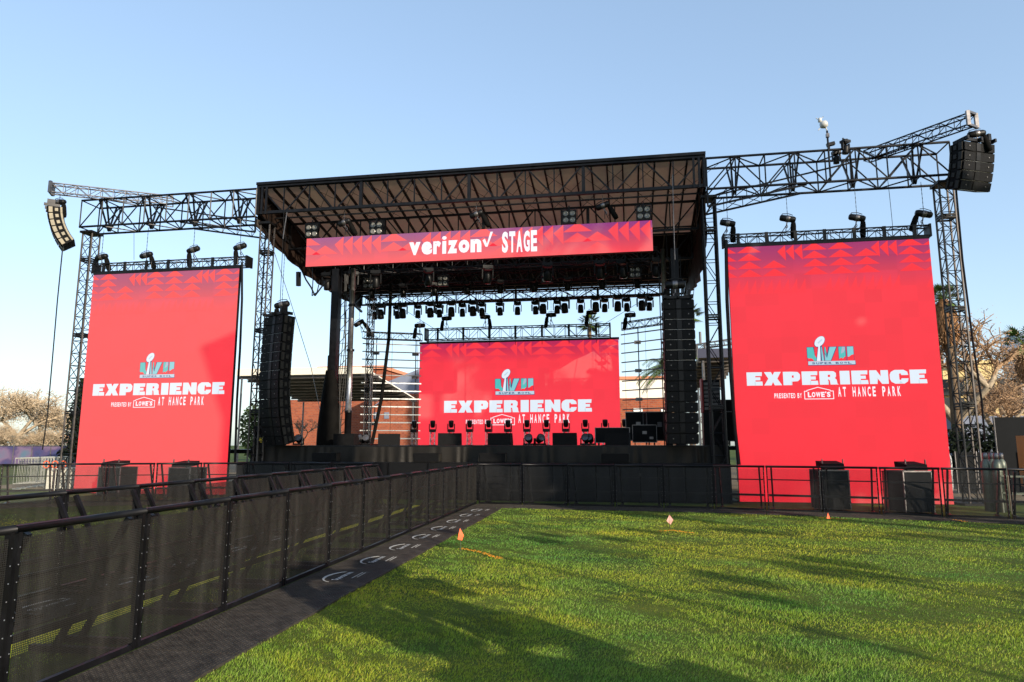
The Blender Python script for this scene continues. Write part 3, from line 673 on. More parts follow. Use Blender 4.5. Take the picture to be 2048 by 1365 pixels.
def wing(xa,xb,inner,label):
    r=thing('wing_truss',label,'truss',((xa+xb)/2,22.35,9.9),0,'wing trusses over the side screens')
    truss(r,(xa,22.35,10.45),(xb,22.35,10.45),.9,1.05,.93,.042,.024,(0,1,0),('black_steel','black_steel'))
    # double V hangers and knee truss toward the roof corner
    for px_ in (np.linspace(xa,xb,5)[:-1]+(xb-xa)/8):
        m=MB(); 
        for s in(-.1,.1): m.sq((px_+s*1.5,21.9,10.97),(px_+s*.3,22.35,9.85),.05); m.sq((px_+s*1.5,22.8,10.97),(px_+s*.3,22.35,9.85),.05)
        m.build('hanger_strut','black_steel',r)
    s=1 if xb>xa else -1
    xin=inner; xo=inner+(xb-xa)*.42 if inner==xa else inner-(xb-xa)*.42
    k=MB()
    for y in(21.95,22.75):
        k.sq((xin,y,9.35),(xo,y,9.9),.055); k.sq((xin,y,9.35),(xin,y,9.95),.05)
        n=5
        for i in range(n):
            a=xin+(xo-xin)*i/n; b=xin+(xo-xin)*(i+1)/n; za=9.35+.55*i/n
            k.tube((a,y,za),(b,y,9.92),.014,5); k.tube((b,y,9.35+.55*(i+1)/n),(b,y,9.92),.012,5)
            k.tube((a,21.95,za),(b,22.75,9.35+.55*(i+1)/n),.012,5)
    k.build('knee_truss','black_steel',r)
    # pipe diagonals across the span
    d=MB(); d.sq((xin,22.8,9.95),(xo+(xo-xin)*.6,22.8,10.9),.045); d.build('wind_brace','black_steel',r)
wing(-20.45,-13.2,-13.2,'long black wing truss above the left screen')
wing(2.68,9.95,2.68,'long black wing truss above the right screen')
def outrigger(p0,p1,label):
    p0=V(p0);p1=V(p1); r=thing('outrigger_beam',label,'truss',p0,0,'outrigger beams carrying the outer speaker arrays')
    d=(p1-p0).normalized(); truss(r,p0,p1,.3,.34,.42,.024,.012,d.cross(V((0,0,1))),('grey_steel' if 'left' in label else 'black_steel','dark_steel' if 'left' in label else 'black_steel'))
    s=d.cross(V((0,0,1))).normalized(); u=V((0,0,1)); e=MB()
    for k in(-1,1): e.sq(p0+s*k*.2-u*.22,p0+s*k*.2+u*.22,.09); e.sq(p0-s*.2+u*k*.2,p0+s*.2+u*k*.2,.07)
    e.build('end_frame','stucco_grey_and_shade' if 0 else 'grey_steel',r)
outrigger((-20.95,21,11.15),(-17.4,23.0,11.15),'lattice outrigger beam jutting out at the left wing tip')
outrigger((9.98,20.5,11.02),(8.0,23.2,11.2),'lattice outrigger beam jutting out at the right wing tip')
# ==================================================================== HOISTS
def make_hoist():
    r=thing('chain_hoist','x','chain hoist')
    Rx=Matrix.Rotation(R(90),3,'Y')
    MB().lathe((0,0,.0),[(0,-.24),(.07,-.24),(.1,-.2),(.105,.0),(.1,.18),(.075,.24),(0,.24)],14,Rx).build('motor','black_paint',r,True)
    MB().lathe((0,0,.0),[(.107,-.06),(.112,-.05),(.112,.05),(.107,.06)],14,Rx).build('motor_band','grey_steel',r,True)
    m=MB(); m.path([(-.22,0,.04),(-.18,0,.14),(0,0,.17),(.14,0,.14)],.012,6); m.build('handle','black_paint',r)
    h=MB(); h.tube((0,0,-.1),(0,0,-.2),.02); h.path([(0,0,-.2),(.04,0,-.24),(.03,0,-.3),(-.02,0,-.3)],.014); h.build('hook','grey_steel',r)
    c=MB(); c.path([(.12,0,-.05),(.15,.02,-.22),(.1,.02,-.36),(.02,.0,-.42)],.009,5); c.path([(.0,.03,-.2),(.02,.03,-.48)],.012); c.path([(0,-.03,-.2),(-.1,-.03,-.46)],.012); c.build('sling','black_paint',r)
    b=MB(); b.lathe((.22,0,-.30),[(0,-.3),(.075,-.3),(.09,-.2),(.085,.1),(.07,.2),(.0,.2)],10,Matrix.Rotation(R(-8),3,'Y')); b.build('chain_bag','cloth_black',r,True)
    return r
hoist=Proto(make_hoist())
def put_hoist(x,y,z,top,label,flip=1,tilt=0,ch='cable_black',sc=1):
    o=hoist.put((x,y,z),0,label,'chain hoists',rot=(0,R(tilt),0 if flip>0 else R(180)),scale=(sc,sc,sc))
    c=thing('lift_chain','chain running up from the '+label,'chain',(x,y,z+.12*sc),0,'lifting chains')
    m=MB(); L=top-z-.12*sc; n=max(3,int(L/.07))
    for k in range(n):
        a=V((x,y,z+.12*sc+L*k/n)); b=V((x,y,z+.12*sc+L*(k+1)/n)); m.tube(a,b,.011 if k%2 else .007,4)
    m.build('chain_links',ch,c)
    return o
names=['far left','left middle','right middle','far right']
for i,(u,v) in enumerate([(195,512),(285,508),(380,497),(474,491)]):
    p=PY(u,v,22); put_hoist(p.x,22.2,p.z,9.85,'%s chain hoist above the left screen'%names[i],1 if i<2 else -1,-12 if i<2 else 14)
for i,(u,v) in enumerate([(1457,443),(1578,434),(1718,432),(1853,424)]):
    p=PY(u,v,22); put_hoist(p.x,22.2,p.z,9.85,'%s chain hoist above the right screen'%names[i],1 if i<3 else -1,-14 if i==3 else 12)
for i,(u,v) in enumerate([(893,637),(970,634),(1102,630),(1183,625)]):
    p=PY(u,v,31); put_hoist(p.x,31.05,p.z,9.0,'%s chain hoist above the centre screen'%names[i],-1 if i!=1 else 1,0)
for i,(u,v) in enumerate([(684,442),(950,425),(1205,408)]):
    p=PY(u,v,22); put_hoist(p.x,22.2,p.z,10.05,'%s chain hoist holding the stage name banner'%['left','middle','right'][i],1,-20,'grey_steel')
# header trusses
def header(x0,x1,y,z,h,w,label,legs=0,bay=.36):
    r=thing('header_truss',label,'truss',((x0+x1)/2,y,z),0,'header trusses')
    truss(r,(x0,y,z),(x1,y,z),w,h,bay,.024,.012,(0,1,0),('black_steel','black_steel'))
    for k in range(7):
        m=MB(); x=x0+(x1-x0)*(k+.5)/7; m.box((x,y-w/2,z),(.1,.05,h+.06)); m.tube((x,y-w/2+.02,z-h/2),(x,y-w/2+.02,z-h/2-.16-legs),.012); m.build('clamp','black_paint',r)
    for x in(x0,x1): MB().box((x,y,z),(.06,w+.08,h+.08)).build('end_plate','black_paint',r)
header(-19.85,-13.55,22.25,8.33,.32,.34,'narrow black truss along the top of the left screen')
header(3.15,9.25,22.25,8.25,.32,.34,'narrow black truss along the top of the right screen')
p=PY(852,672,31);q=PY(1220,660,31)
header(p.x,q.x,31.1,(PY(852,658,31).z+PY(852,682,31).z)/2,.52,.5,'open black truss above the centre screen',.2,.52)
# rear light truss
lt=thing('lighting_truss','long black truss across the back of the stage carrying the moving lights','truss',(-5.3,30,8.4))
truss(lt,(-12.05,30,8.44),(1.48,30,8.44),.5,.4,.55,.026,.013,(0,1,0))
lt2=thing('lighting_truss','black truss under the middle of the roof, hidden mostly by the banner','truss',(-5.3,25.6,8.6))
truss(lt2,(-11.6,25.6,8.85),(1.2,25.6,8.85),.5,.42,.6,.026,.013,(0,1,0))
lt3=thing('lighting_truss','black truss in the dark between the roof middle and the rear lights','truss',(-5.3,27.8,8.7))
truss(lt3,(-11.8,27.8,8.78),(1.4,27.8,8.78),.5,.42,.6,.026,.013,(0,1,0))
# clutter of cable looms lying on trusses
for yy,zz,lab in((25.6,9.1,'cable loom lying along the middle roof truss'),(27.8,9.03,'cable loom lying along the rear middle roof truss')):
    m=MB(); 
    for k in range(5): m.path([(x,yy+random.uniform(-.2,.2),zz+random.uniform(0,.12)) for x in np.linspace(-11.4,1.0,40)],.018,4)
    tag(m.build('cable_loom','cable_black'),lab,'cable')
# ==================================================================== LIGHTS
def make_head(floor=False):
    r=thing('moving_head_light','x','stage light'); 
    # hanging: base on top, yoke arms, tilted head below
    b=MB(); b.box((0,0,-.06),(.32,.26,.10)); b.box((0,0,-.12),(.2,.2,.04)); b.box((-.1,0,.03),(.05,.04,.1)); b.box((.1,0,.03),(.05,.04,.1)); b.build('base','black_paint',r)
    for s in(-1,1):
        m=MB(); m.poly([(s*.145,-.06,-.13),(s*.145,.06,-.13),(s*.145,.045,-.42),(s*.145,-.045,-.42)],(s*.035,0,0)); m.build('yoke_arm','black_paint',r)
    T=Matrix.Rotation(R(12),3,'X')
    h=MB(); h.lathe((0,0,-.37),[(0,.17),(.08,.16),(.115,.08),(.12,-.05),(.125,-.14),(.115,-.2),(.10,-.2)],16,T); ho=h.build('head','black_paint',r,True)
    l=MB(); l.lathe((0,0,-.37),[(.105,-.197),(.07,-.21),(0,-.215)],16,T); l.build('lens','lens',r,True)
    return r
mh=Proto(make_head())
GH='moving lights hanging in a row over the back of the stage'
row=[(750,600,0),(762,596,1),(795,606,0),(806,600,1),(836,608,0),(861,598,1),(879,606,0),(903,596,1),(925,604,0),(946,594,1),(964,602,0),(1000,600,0),(1035,600,0),(1071,598,0),(1086,590,1),(1114,598,0),(1129,590,1),(1161,596,0),(1191,588,1),(1209,594,0),(1235,586,1),(1253,592,0),(1283,584,1),(1298,590,0)]
for i,(u,v,big) in enumerate(row):
    Y=29.72 if big else 30.28; p=PY(u,v,Y); mh.put((p.x,Y,8.2 if not big else 8.22),R(random.uniform(-14,14)),'%s moving light from the left in the row under the rear truss'%ORD[i],GH,scale=(1.05,1.05,1.05) if not big else (1.25,1.25,1.25))
for i,(u,v) in enumerate([(655,560),(705,583),(752,553),(857,548),(975,548),(1095,540),(1200,520),(1246,540),(1312,520)]):
    p=PY(u,v,25.3); mh.put((p.x,25.3,8.62),R(random.uniform(-30,30)),'%s moving light from the left in the dark just below the banner'%ORD[i],'moving lights under the middle of the roof',scale=(1.25,1.25,1.25))
for i in range(9):
    mh.put((-10.9+i*1.42,27.6,8.6),R(random.uniform(-30,30)),'%s moving light from the left in the middle row deep under the roof'%ORD[i],'moving lights deep under the roof')
def make_blinder():
    r=thing('blinder_light','x','stage light')
    MB().box((0,.06,0),(.5,.12,.5)).build('housing','black_paint',r)
    for a in(-1,1):
        for b in(-1,1): MB().lathe((a*.118,-.0,b*.118),[(.10,.0),(.098,.02),(.06,.012),(0,.0)],14,Matrix.Rotation(R(90),3,'X')).build('lamp','lamp_glass',r,True)
    m=MB(); m.sq((0,.06,.25),(0,.06,.42),.04); m.sq((-.28,.06,.0),(-.28,.06,.3),.03); m.sq((.28,.06,0),(.28,.06,.3),.03); m.sq((-.28,.06,.3),(.28,.06,.3),.03); m.build('bracket','black_steel',r)
    return r
bl=Proto(make_blinder()); GBn='four lamp blinder lights'
for i,(u,v) in enumerate([(623,462),(752,457),(1138,434),(1287,426)]):
    p=PY(u,v,23); bl.put(p,0,'four-lamp blinder just above the banner, %s from the left'%ORD[i],GBn)
for i,(u,v) in enumerate([(736,567),(885,562),(1094,555),(1270,545)]):
    p=PY(u,v,26.2); bl.put(p,0,'four-lamp blinder in the dark below the banner, %s from the left'%ORD[i],GBn,scale=(.9,.9,.9))
# ---- floor totems
def make_totem():
    r=thing('light_totem','x','stage light')
    truss(r,(0,0,.02),(0,0,.62),.22,.22,.2,.014,.008,(1,0,0),('bright_steel','bright_steel'))
    MB().box((0,0,.01),(.34,.34,.02)).build('foot_plate','black_paint',r); MB().box((0,0,.64),(.3,.3,.025)).build('top_plate','black_paint',r)
    b=MB(); b.box((0,0,.71),(.32,.26,.11)); b.build('base','black_paint',r)
    for s in(-1,1): MB().poly([(s*.145,-.06,.77),(s*.145,.06,.77),(s*.145,.045,1.02),(s*.145,-.045,1.02)],(s*.035,0,0)).build('yoke_arm','black_paint',r)
    h=MB(); h.lathe((0,0,1.0),[(0,-.17),(.08,-.16),(.115,-.08),(.12,.05),(.125,.12),(.115,.18),(.1,.18)],16,Matrix.Rotation(R(8),3,'X')); h.build('head','black_paint',r,True)
    MB().lathe((0,0,1.0),[(.105,.178),(.07,.19),(0,.195)],16,Matrix.Rotation(R(8),3,'X')).build('lens','lens',r,True)
    return r
tt=Proto(make_totem())
for i,u in enumerate([828,865,902,939,977,1016,1054,1093,1132,1171,1211,1250]):
    p=PY(u,880,29); tt.put((p.x,29,1.712),R(random.uniform(-10,10)),'%s moving light from the left on a short truss before the centre screen'%ORD[i],'moving lights on short truss stands',scale=(.9,.9,.9))
# ---- wedges
def make_wedge():
    r=thing('stage_monitor','x','monitor speaker')
    pf=[(-.28,0),(.28,0),(.28,.12),(.12,.42),(-.28,.42)]
    m=MB(); m.poly([(-.4,-y,z) for y,z in pf],(.8,0,0)); m.build('cabinet','speaker_black',r)
    m=MB(); m.poly([(-.37,-.27,.14),(.37,-.27,.14),(.37,-.13,.40),(-.37,-.13,.40)],(0,-.012,.006)); m.build('grille','grille',r)
    return r
wd=Proto(make_wedge())
for i,(u,y,l,ry) in enumerate([(693,24.2,'at the left edge of the stage front',0),(778,24.4,'left of the first truss stand',20),(900,23.6,'before the left half of the centre screen',10),(1001,23.6,'before the middle of the centre screen',0),(1130,23.6,'before the right half of the centre screen',0),(1236,23.6,'in front of the wide flight case',-6)]):
    p=PY(u,885,y); wd.put((p.x,y,1.712),R(180+ry if i in (2,) else 180+ry),'black wedge monitor on the deck '+l,'wedge monitors on the stage front')
# ---- small ground lights in rows
def make_par():
    r=thing('floor_light','x','stage light')
    MB().lathe((0,0,.18),[(0,-.12),(.08,-.12),(.11,.0),(.12,.1),(.1,.1)],12,Matrix.Rotation(R(60),3,'X')).build('head','black_paint',r,True)
    MB().lathe((0,0,.18),[(.1,.1),(0,.11)],12,Matrix.Rotation(R(60),3,'X')).build('lens','lens',r,True)
    m=MB(); m.box((0,0,.03),(.3,.2,.05)); m.sq((-.15,0,.05),(-.15,0,.2),.03); m.sq((.15,0,.05),(.15,0,.2),.03); m.build('yoke','black_paint',r); return r
pr=Proto(make_par())
for i,(u,l) in enumerate([(597,'at the far left'),(645,'second from the left'),(722,'beside the left wedge monitor'),(733,'right of the left columns'),(1058,'below the seventh truss stand'),(1080,'right of the middle wedge'),(1172,'below the tenth truss stand'),(1180,'right of the tenth truss stand')]):
    p=PY(u,885,25.5); pr.put((p.x,25.5,1.712),R(random.uniform(-40,40)),'small floor light on the deck '+l,'small floor lights',scale=(1.3,1.3,1.3))
# ==================================================================== LINE ARRAYS
def make_cab(wd_=1.28,h=.32,dp=.5):
    r=thing('line_array_cabinet','x','speaker')
    MB().poly([(-wd_/2,0,.0),(wd_/2,0,.0),(wd_/2,0,h-.012),(-wd_/2,0,h-.012)],(0,dp,0)).build('cabinet','speaker_black',r)
    for s in(-1,1):
        m=MB(); m.poly([(s*(wd_/2-.02),-.012,.015),(s*(.1),.03,.015),(s*.1,.03,h-.03),(s*(wd_/2-.02),-.012,h-.03)],(0,-.02,0)); m.build('grille','grille',r)
    MB().box((0,.0,h/2-.01),(.16,.05,h-.05)).build('horn','black_steel',r)
    d=MB()
    for s in(-1,1): d.lathe((s*.38,-.018,h/2),[(0,.012),(.014,.01),(.016,0)],8,Matrix.Rotation(R(90),3,'X'))
    d.build('badge','grey_steel',r)
    for s in(-1,1):
        m=MB(); m.box((s*(wd_/2+.012),.12,h/2),(.022,.14,h*.72)); m.box((s*(wd_/2+.012),.36,h/2),(.022,.09,h*.5)); m.build('rigging_plate','speaker_side',r)
    return r
def array(x,y,ztop,n,rz,curve,label,grp,tilt0=0,cab=None,side='speaker_side',w_=1.28,h=.325,motor=None,mlabel=''):
    root=thing('line_array',label,'speaker array',(x,y,ztop),rz,grp)
    dx=MB(); fr=MB(); fr.box((0,.25,.06),(w_*.98,.05,.09)); fr.box((0,.02,.06),(w_*.98,.05,.09))
    for s in(-.5,0,.5): fr.box((s*w_*.9,.14,.07),(.06,.5,.1))
    fr.box((w_*.36,.1,.2),(.1,.25,.2)); fr.v=[(a,b,c) for a,b,c in fr.v]
    f=bpy.data.objects; o=fr.build('bumper_frame','black_steel'); o.parent=root
    # cabinets hinged down the curve
    p=V((0,0,0)); a=R(tilt0)
    for k in range(n):
        a+=R(curve(k)); m=Matrix.Rotation(a,3,'X')
        def place(mb,name,mt,par):
            mb.v=[tuple(p+m@(V(v)-V((0,0,h)))) for v in mb.v]; ob=mb.build(name,mt); ob.parent=par; return ob
        c=place(MB().b2(-w_/2,w_/2,.03,.48,.0,h-.014),'speaker_cabinet','speaker_black',root)
        for s in(-1,1):
            g=MB(); g.poly([(s*(w_/2-.01),0,.012),(s*.09,.045,.012),(s*.09,.045,h-.026),(s*(w_/2-.01),.0,h-.026)],(0,-.02 if 1 else 0,0)); place(g,'grille','grille',c)
            rp=MB(); rp.box((s*(w_/2+.014),.10,h/2),(.024,.12,h*.8)); rp.box((s*(w_/2+.014),.28,h/2),(.024,.1,h*.45)); rp.box((s*(w_/2+.014),.43,h/2),(.024,.06,h*.8)); place(rp,'rigging_plate',side,c)
            bd=MB(); bd.box((s*w_*.32,-.012,h/2),(.03,.012,.03)); place(bd,'badge','grey_steel',c)
        hn=MB(); hn.box((0,.04,h/2),(.15,.06,h-.04)); place(hn,'horn','black_steel',c)
        # seam strip catching light
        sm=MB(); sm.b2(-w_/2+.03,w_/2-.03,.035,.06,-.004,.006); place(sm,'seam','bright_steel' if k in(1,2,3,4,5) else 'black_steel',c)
        p=p+m@V((0,0,-h))
    return root
GA='speaker line arrays'
p=PY(548,630,21.8)
array(-12.22,21.85,6.22,14,R(-27),lambda k:.5 if k<7 else 2.3,'tall black speaker array left of the stage, bending toward its foot',GA,-4,w_=1.12)
array(1.63,21.75,6.30,14,R(4),lambda k:.15 if k<9 else .5,'tall straight black speaker array at the right of the stage',GA,0,w_=.92)
array(-21.15,21.15,10.40,6,R(-50),lambda k:6,'small curved speaker array with sunlit pale side at the left wing tip',GA,0,side='sunlit_speaker_side',w_=.95,h=.26)
array(10.22,20.75,10.42,5,R(24),lambda k:3.6,'small black speaker array hanging at the right wing tip',GA,2,w_=1.1,h=.28)
put_hoist(-12.0,21.95,6.62,9.8,'pale chain hoist on top of the tall left speaker array',-1,10,sc=1.1)
put_hoist(1.55,21.95,6.8,9.8,'black chain hoist on top of the tall right speaker array',-1,0,sc=1.3)
put_hoist(-20.85,21.3,10.72,11.05,'chain hoist on the small array at the left wing tip',1,0)
put_hoist(10.22,20.85,10.72,10.95,'chain hoist on the small array at the right wing tip',1,-5,sc=.95)
# ==================================================================== LIFT COLUMNS
def column(x0,x1,Y,xs_,label,tall):
    r=thing('lift_column',label,'stage column',((x0+x1)/2,Y,0),0,'telescoping lift columns of the stage roof')
    MB().b2(x0,x0+.34,Y,Y+.34,0,5.2).build('outer_mast','black_steel',r); MB().b2(x0+.03,x0+.31,Y+.03,Y+.31,5.2,tall).build('inner_mast','black_steel',r)
    MB().tube((xs_,Y+.1,0),(xs_,Y+.1,3.0),.13,16).build('hydraulic_barrel','black_steel',r,True)
    MB().tube((xs_,Y+.1,3.0),(xs_,Y+.1,5.4),.105,16).build('hydraulic_stage','bright_steel',r,True)
    MB().tube((xs_,Y+.1,5.4),(xs_,Y+.1,tall),.09,16).build('hydraulic_rod','grey_steel',r,True)
    m=MB()
    for z in(3.0,5.4,7.2): m.lathe((xs_,Y+.1,z),[(.1,-.04),(.15,-.04),(.15,.04),(.1,.04)],16)
    m.build('collar','black_steel',r)
    xm=(x0+.34+xs_)/2; lat=MB()
    for k in range(14):
        z=1.7+k*.5; lat.tube((x0+.36,Y+.2,z),(xs_-.1,Y+.2,z+.5),.014,4); lat.tube((x0+.36,Y+.2,z),(xs_-.1,Y+.2,z),.014,4)
    lat.tube((x0+.38,Y+.2,1.7),(x0+.38,Y+.2,8.7),.02); lat.tube((xs_-.16,Y+.2,1.7),(xs_-.16,Y+.2,8.7),.02); lat.build('ladder_brace','black_steel',r)
    c=MB()
    for k in range(4):
        c.path([(xm+.08*math.sin(z*1.1+k)+k*.02-.03,Y+.05+.02*k,z) for z in np.linspace(1.7,8.6,16)],.016,5)
    c.build('cable_bundle','cable_black',r)
column(-11.62,-10.8,25,-10.72,'left telescoping roof column with black mast beside silver piston',8.7)
column(1.62,2.2,25,1.38,'right telescoping roof column with silver piston beside black mast',8.9)
# big cover round the foot of the left column
m=MB(); prof=[(.45,0),(.44,.5),(.40,1.1),(.32,1.9),(.25,2.5),(.2,2.9)]; m.lathe((-11.5,25.1,1.71),prof,14); tag(m.build('column_cover','cloth_black',None,True),'black cloth sack round the foot of the left roof column','cloth cover')
# thin leaning black brace from deck to roof left of ladder
t=tag(MB().path([(-10.2,26.3,1.71),(-9.95,26.6,3.6),(-9.85,27,6.2),(-9.9,27.2,8.5)],.07,8).build('drape_pole','cloth_black'),'thick black rolled drape hanging left of the side light ladder','drape')
# ==================================================================== SIDE LADDERS OF LED BATTENS
def ladder(x0,x1,Ya,Yb,ztop,zbot,n,label,px,lit):
    r=thing('batten_ladder',label,'light ladder',(x0,Ya,zbot),0,'hanging ladders of light battens')
    truss(r,(x0,Ya,ztop+.22),(x1,Yb,ztop+.22),.3,.3,.32,.02,.01,(0,1,0))
    for k in range(n):
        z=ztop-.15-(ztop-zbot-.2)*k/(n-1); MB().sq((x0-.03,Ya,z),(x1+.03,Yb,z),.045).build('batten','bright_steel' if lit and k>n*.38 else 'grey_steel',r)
    for f in px:
        x=x0+(x1-x0)*f; y=Ya+(Yb-Ya)*f+.06; MB().tube((x,y,zbot),(x,y,ztop+.1),.022,6).build('upright','black_steel',r)
    m=MB()
    for f in px:
        x=x0+(x1-x0)*f; y=Ya+(Yb-Ya)*f+.1
        for k in range(0,n,3): m.box((x-.03,y,ztop-.55-(ztop-zbot-.2)*k/(n-1)),(.28,.12,.14))
    m.build('driver_box','grey_steel',r)
    w=MB()
    for f in(.06,.5,.94): x=x0+(x1-x0)*f; y=Ya+(Yb-Ya)*f; w.tube((x,y-.03,zbot),(x,y-.03,ztop+.1),.008,4)
    w.build('cable','cable_black',r)
a=PY(727,672,28.6); b2=PY(843,676,29.6)
ladder(a.x,b2.x,28.6,29.6,6.35,1.95,13,'left hanging ladder of horizontal light battens beside the centre screen',(.22,.9),True)
a=PY(1243,655,29.8)
ladder(a.x,1.75,29.8,28.4,6.62,1.95,12,'right hanging ladder of horizontal light battens beside the centre screen',(.35,),False)
put_hoist(-9.3,29.5,7.1,9.1,'hoist over the right end of the left batten ladder',-1); put_hoist(.15,29.6,7.3,9.1,'hoist over the left end of the right batten ladder',-1); put_hoist(-11.9,28.7,7.15,9.2,'hoist over the left end of the left batten ladder',1,-30)
rt=tower(-11.15,28.2,1.71,8.1,'thin lattice tower on the deck behind the left batten ladder',.24,2.4,.02,('grey_steel','black_steel'),.34)
# ==================================================================== SUBS AND FRONT FILLS
def make_sub(w_=1.3,h=1.16,dp=.8):
    r=thing('subwoofer','x','speaker')
    MB().b2(-w_/2,w_/2,0,dp,.02,h).build('cabinet','speaker_black',r)
    MB().b2(-w_/2+.04,w_/2-.04,-.02,-.002,.07,h/2-.02).build('grille','grille',r); MB().b2(-w_/2+.04,w_/2-.04,-.02,-.002,h/2+.02,h-.04).build('grille','grille',r)
    m=MB()
    for s in(-1,1): m.box((s*(w_/2-.02),-.01,h/2),(.03,.03,h-.02))
    m.build('corner_strip','black_steel',r)
    m=MB()
    for s in(-1,1): m.box((s*(w_/2+.008),.4,h*.7),(.012,.2,.08))
    m.build('handle','grey_steel',r); return r
sb=Proto(make_sub())
for i in range(12):
    x=-12.35+i*1.33
    sb.put((x,21.35,0),0,'%s big black subwoofer from the left in the row along the stage skirt'%ORD[i],'subwoofers along the stage front')
def make_fill():
    r=thing('front_fill_speaker','x','speaker'); m=MB(); m.poly([(-.42,0,.02),(.42,0,.02),(.42,-.03,.3),(-.42,-.03,.3)],(0,.38,0)); m.build('cabinet','speaker_black',r)
    MB().poly([(-.39,-.004,.04),(.39,-.004,.04),(.39,-.034,.28),(-.39,-.034,.28)],(0,-.012,0)).build('grille','grille',r)
    m=MB(); 
    for s in(-1,1): m.box((s*.43,.15,.16),(.02,.3,.24))
    m.build('rigging_plate','speaker_side',r); return r
ff=Proto(make_fill())
for i,(u,l) in enumerate([(648,'on the left part of the row'),(852,'left of the fence corner'),(984,'right of the fence corner'),(1230,'right of the middle of the row')]):
    p=PY(u,915,21.5); ff.put((p.x,21.5,1.165),0,'low black fill speaker on top of the subwoofers, '+l,'front fill speakers')
def make_crate():
    r=thing('delay_speaker','x','speaker')
    MB().b2(-.42,.42,0,.7,.04,.95).build('cabinet','speaker_black',r); MB().b2(-.38,.38,-.02,-.003,.1,.9).build('grille','grille',r)
    m=MB()
    for x in(-.41,.41):
        for y in(.01,.69): m.sq((x,y,.04),(x,y,.97),.03)
    for y in(.01,.69): m.sq((-.41,y,.96),(.41,y,.96),.03)
    m.build('edge_trim','grey_steel',r)
    t=MB(); t.poly([(-.3,-.02,.98),(.3,-.02,.98),(.3,0,1.12),(-.3,0,1.12)],(0,.5,.06)); t.build('top_speaker','speaker_black',r)
    m=MB(); 
    for x in(-.29,.29): m.box((x,.05,1.17),(.02,.04,.12))
    m.build('hook_pin','grey_steel',r); return r
cr=Proto(make_crate())
for u,y,l,rz in [(218,20.6,'left of the two before the left screen',-8),(358,20.6,'right of the two before the left screen',-12)]:
    p=PY(u,950,y); cr.put((p.x,y,0),R(rz),'black speaker box with small top speaker, '+l,'speaker boxes before the side screens',scale=(1.12,1,1.02))
for u,y,l,rz in [(1668,19.6,'left of the two before the right screen',6),(1835,19.2,'right of the two before the right screen',14)]:
    p=PY(u,950,y); cr.put((p.x,y,0),R(rz),'black speaker box with small top speaker, '+l,'speaker boxes before the side screens',scale=(.92,1,1.1))
p=PY(1808,950,19.9); r=thing('flight_case','dark red upright case behind the right speaker box','flight case',(p.x,20.1,0)); MB().b2(p.x-.28,p.x+.2,20.1,20.7,.04,1.02).build('case_body','red_dark',r)
m=MB(); 
for z in(.06,.5,1.0): m.b2(p.x-.29,p.x+.21,20.08,20.72,z-.012,z+.012)
m.build('edge_trim','black_steel',r)
# ==================================================================== ROAD CASES
def make_case(w_,d_,h_,m_='speaker_black'):
    r=thing('flight_case','x','flight case'); MB().b2(-w_/2+.01,w_/2-.01,.01,d_-.01,.12,h_-.01).build('case_body',m_,r)
    e=MB()
    for x in(-w_/2,w_/2):
        for y in(0,d_): e.sq((x,y,.11),(x,y,h_),.022)
    for z in(.11,h_):
        for y in(0,d_): e.sq((-w_/2,y,z),(w_/2,y,z),.022)
        for x in(-w_/2,w_/2): e.sq((x,0,z),(x,d_,z),.022)
    e.build('edge_trim','grey_steel',r)
    for x in(-w_/2+.1,w_/2-.1):
        for y in(.1,d_-.1): MB().lathe((x,y,.06),[(.0,-.02),(.055,-.02),(.055,.02),(0,.02)],10,Matrix.Rotation(R(90),3,'Y')).build('castor','black_paint',r)
    l=MB(); l.b2(-.1,.1,-.012,-.002,h_*.55,h_*.7); l.b2(.2*w_,.36*w_,-.012,-.002,h_*.3,h_*.42); l.build('latch','grey_steel',r)
    return r
ca=Proto(make_case(1.1,.7,.75)); GC='black flight cases'
def pc(x,y,z,rz,l,s): ca.put((x,y,z),R(rz),l,GC,scale=s)
p=PY(1225,880,24.6); pc(p.x,24.6,1.712,0,'wide black flight case with silver edges on the deck right of the truss stands',(1.1,1,.82))
pc(.55,26.2,1.712,0,'grey-edged flight case right of the wide one on the deck',(.8,1,1.0)); pc(1.15,27.2,1.712,10,'tall black flight case beside the right speaker array',(.9,1,1.7)); pc(.35,27.9,1.712,0,'tall dark case behind the right end of the truss stands',(.9,1,1.75))
pc(4.05,25.2,1.69,0,'big black road case between the right roof tower and the right screen',(1.3,1,1.6)); pc(3.9,26.6,2.72,0,'black case stacked on top behind the big road case',(.9,.8,.9)); pc(4.7,27.6,1.69,0,'dark road case at the back of the right platform',(1,1,2.2))
pc(-14.2,25.2,1.56,0,'black road case between the left screen and the left roof tower',(.9,1,1.2)); pc(-14.8,26.6,1.56,0,'black road case at the back of the left platform',(.9,1,1.9)); pc(-12.4,27.4,1.712,0,'low black case on the deck beside the left column',(.8,1,.5))
p=PY(1424,800,26); r=thing('amplifier_rack','dark red and black rack tower behind the right roof tower','rack',(p.x,26,1.69)); MB().b2(p.x-.3,p.x+.3,26,26.6,2.9,4.1).build('rack_body','black_paint',r); MB().b2(p.x-.36,p.x-.305,25.95,26.6,2.9,4.15).build('side_panel','red_dark',r)
m=MB(); 
for k in range(7): m.b2(p.x-.27,p.x+.27,25.97,25.995,3.0+k*.15,3.1+k*.15)
m.build('rack_units','grey_steel',r); MB().b2(p.x-.34,p.x+.34,25.98,26.6,1.69,2.89).build('stand','black_paint',r)
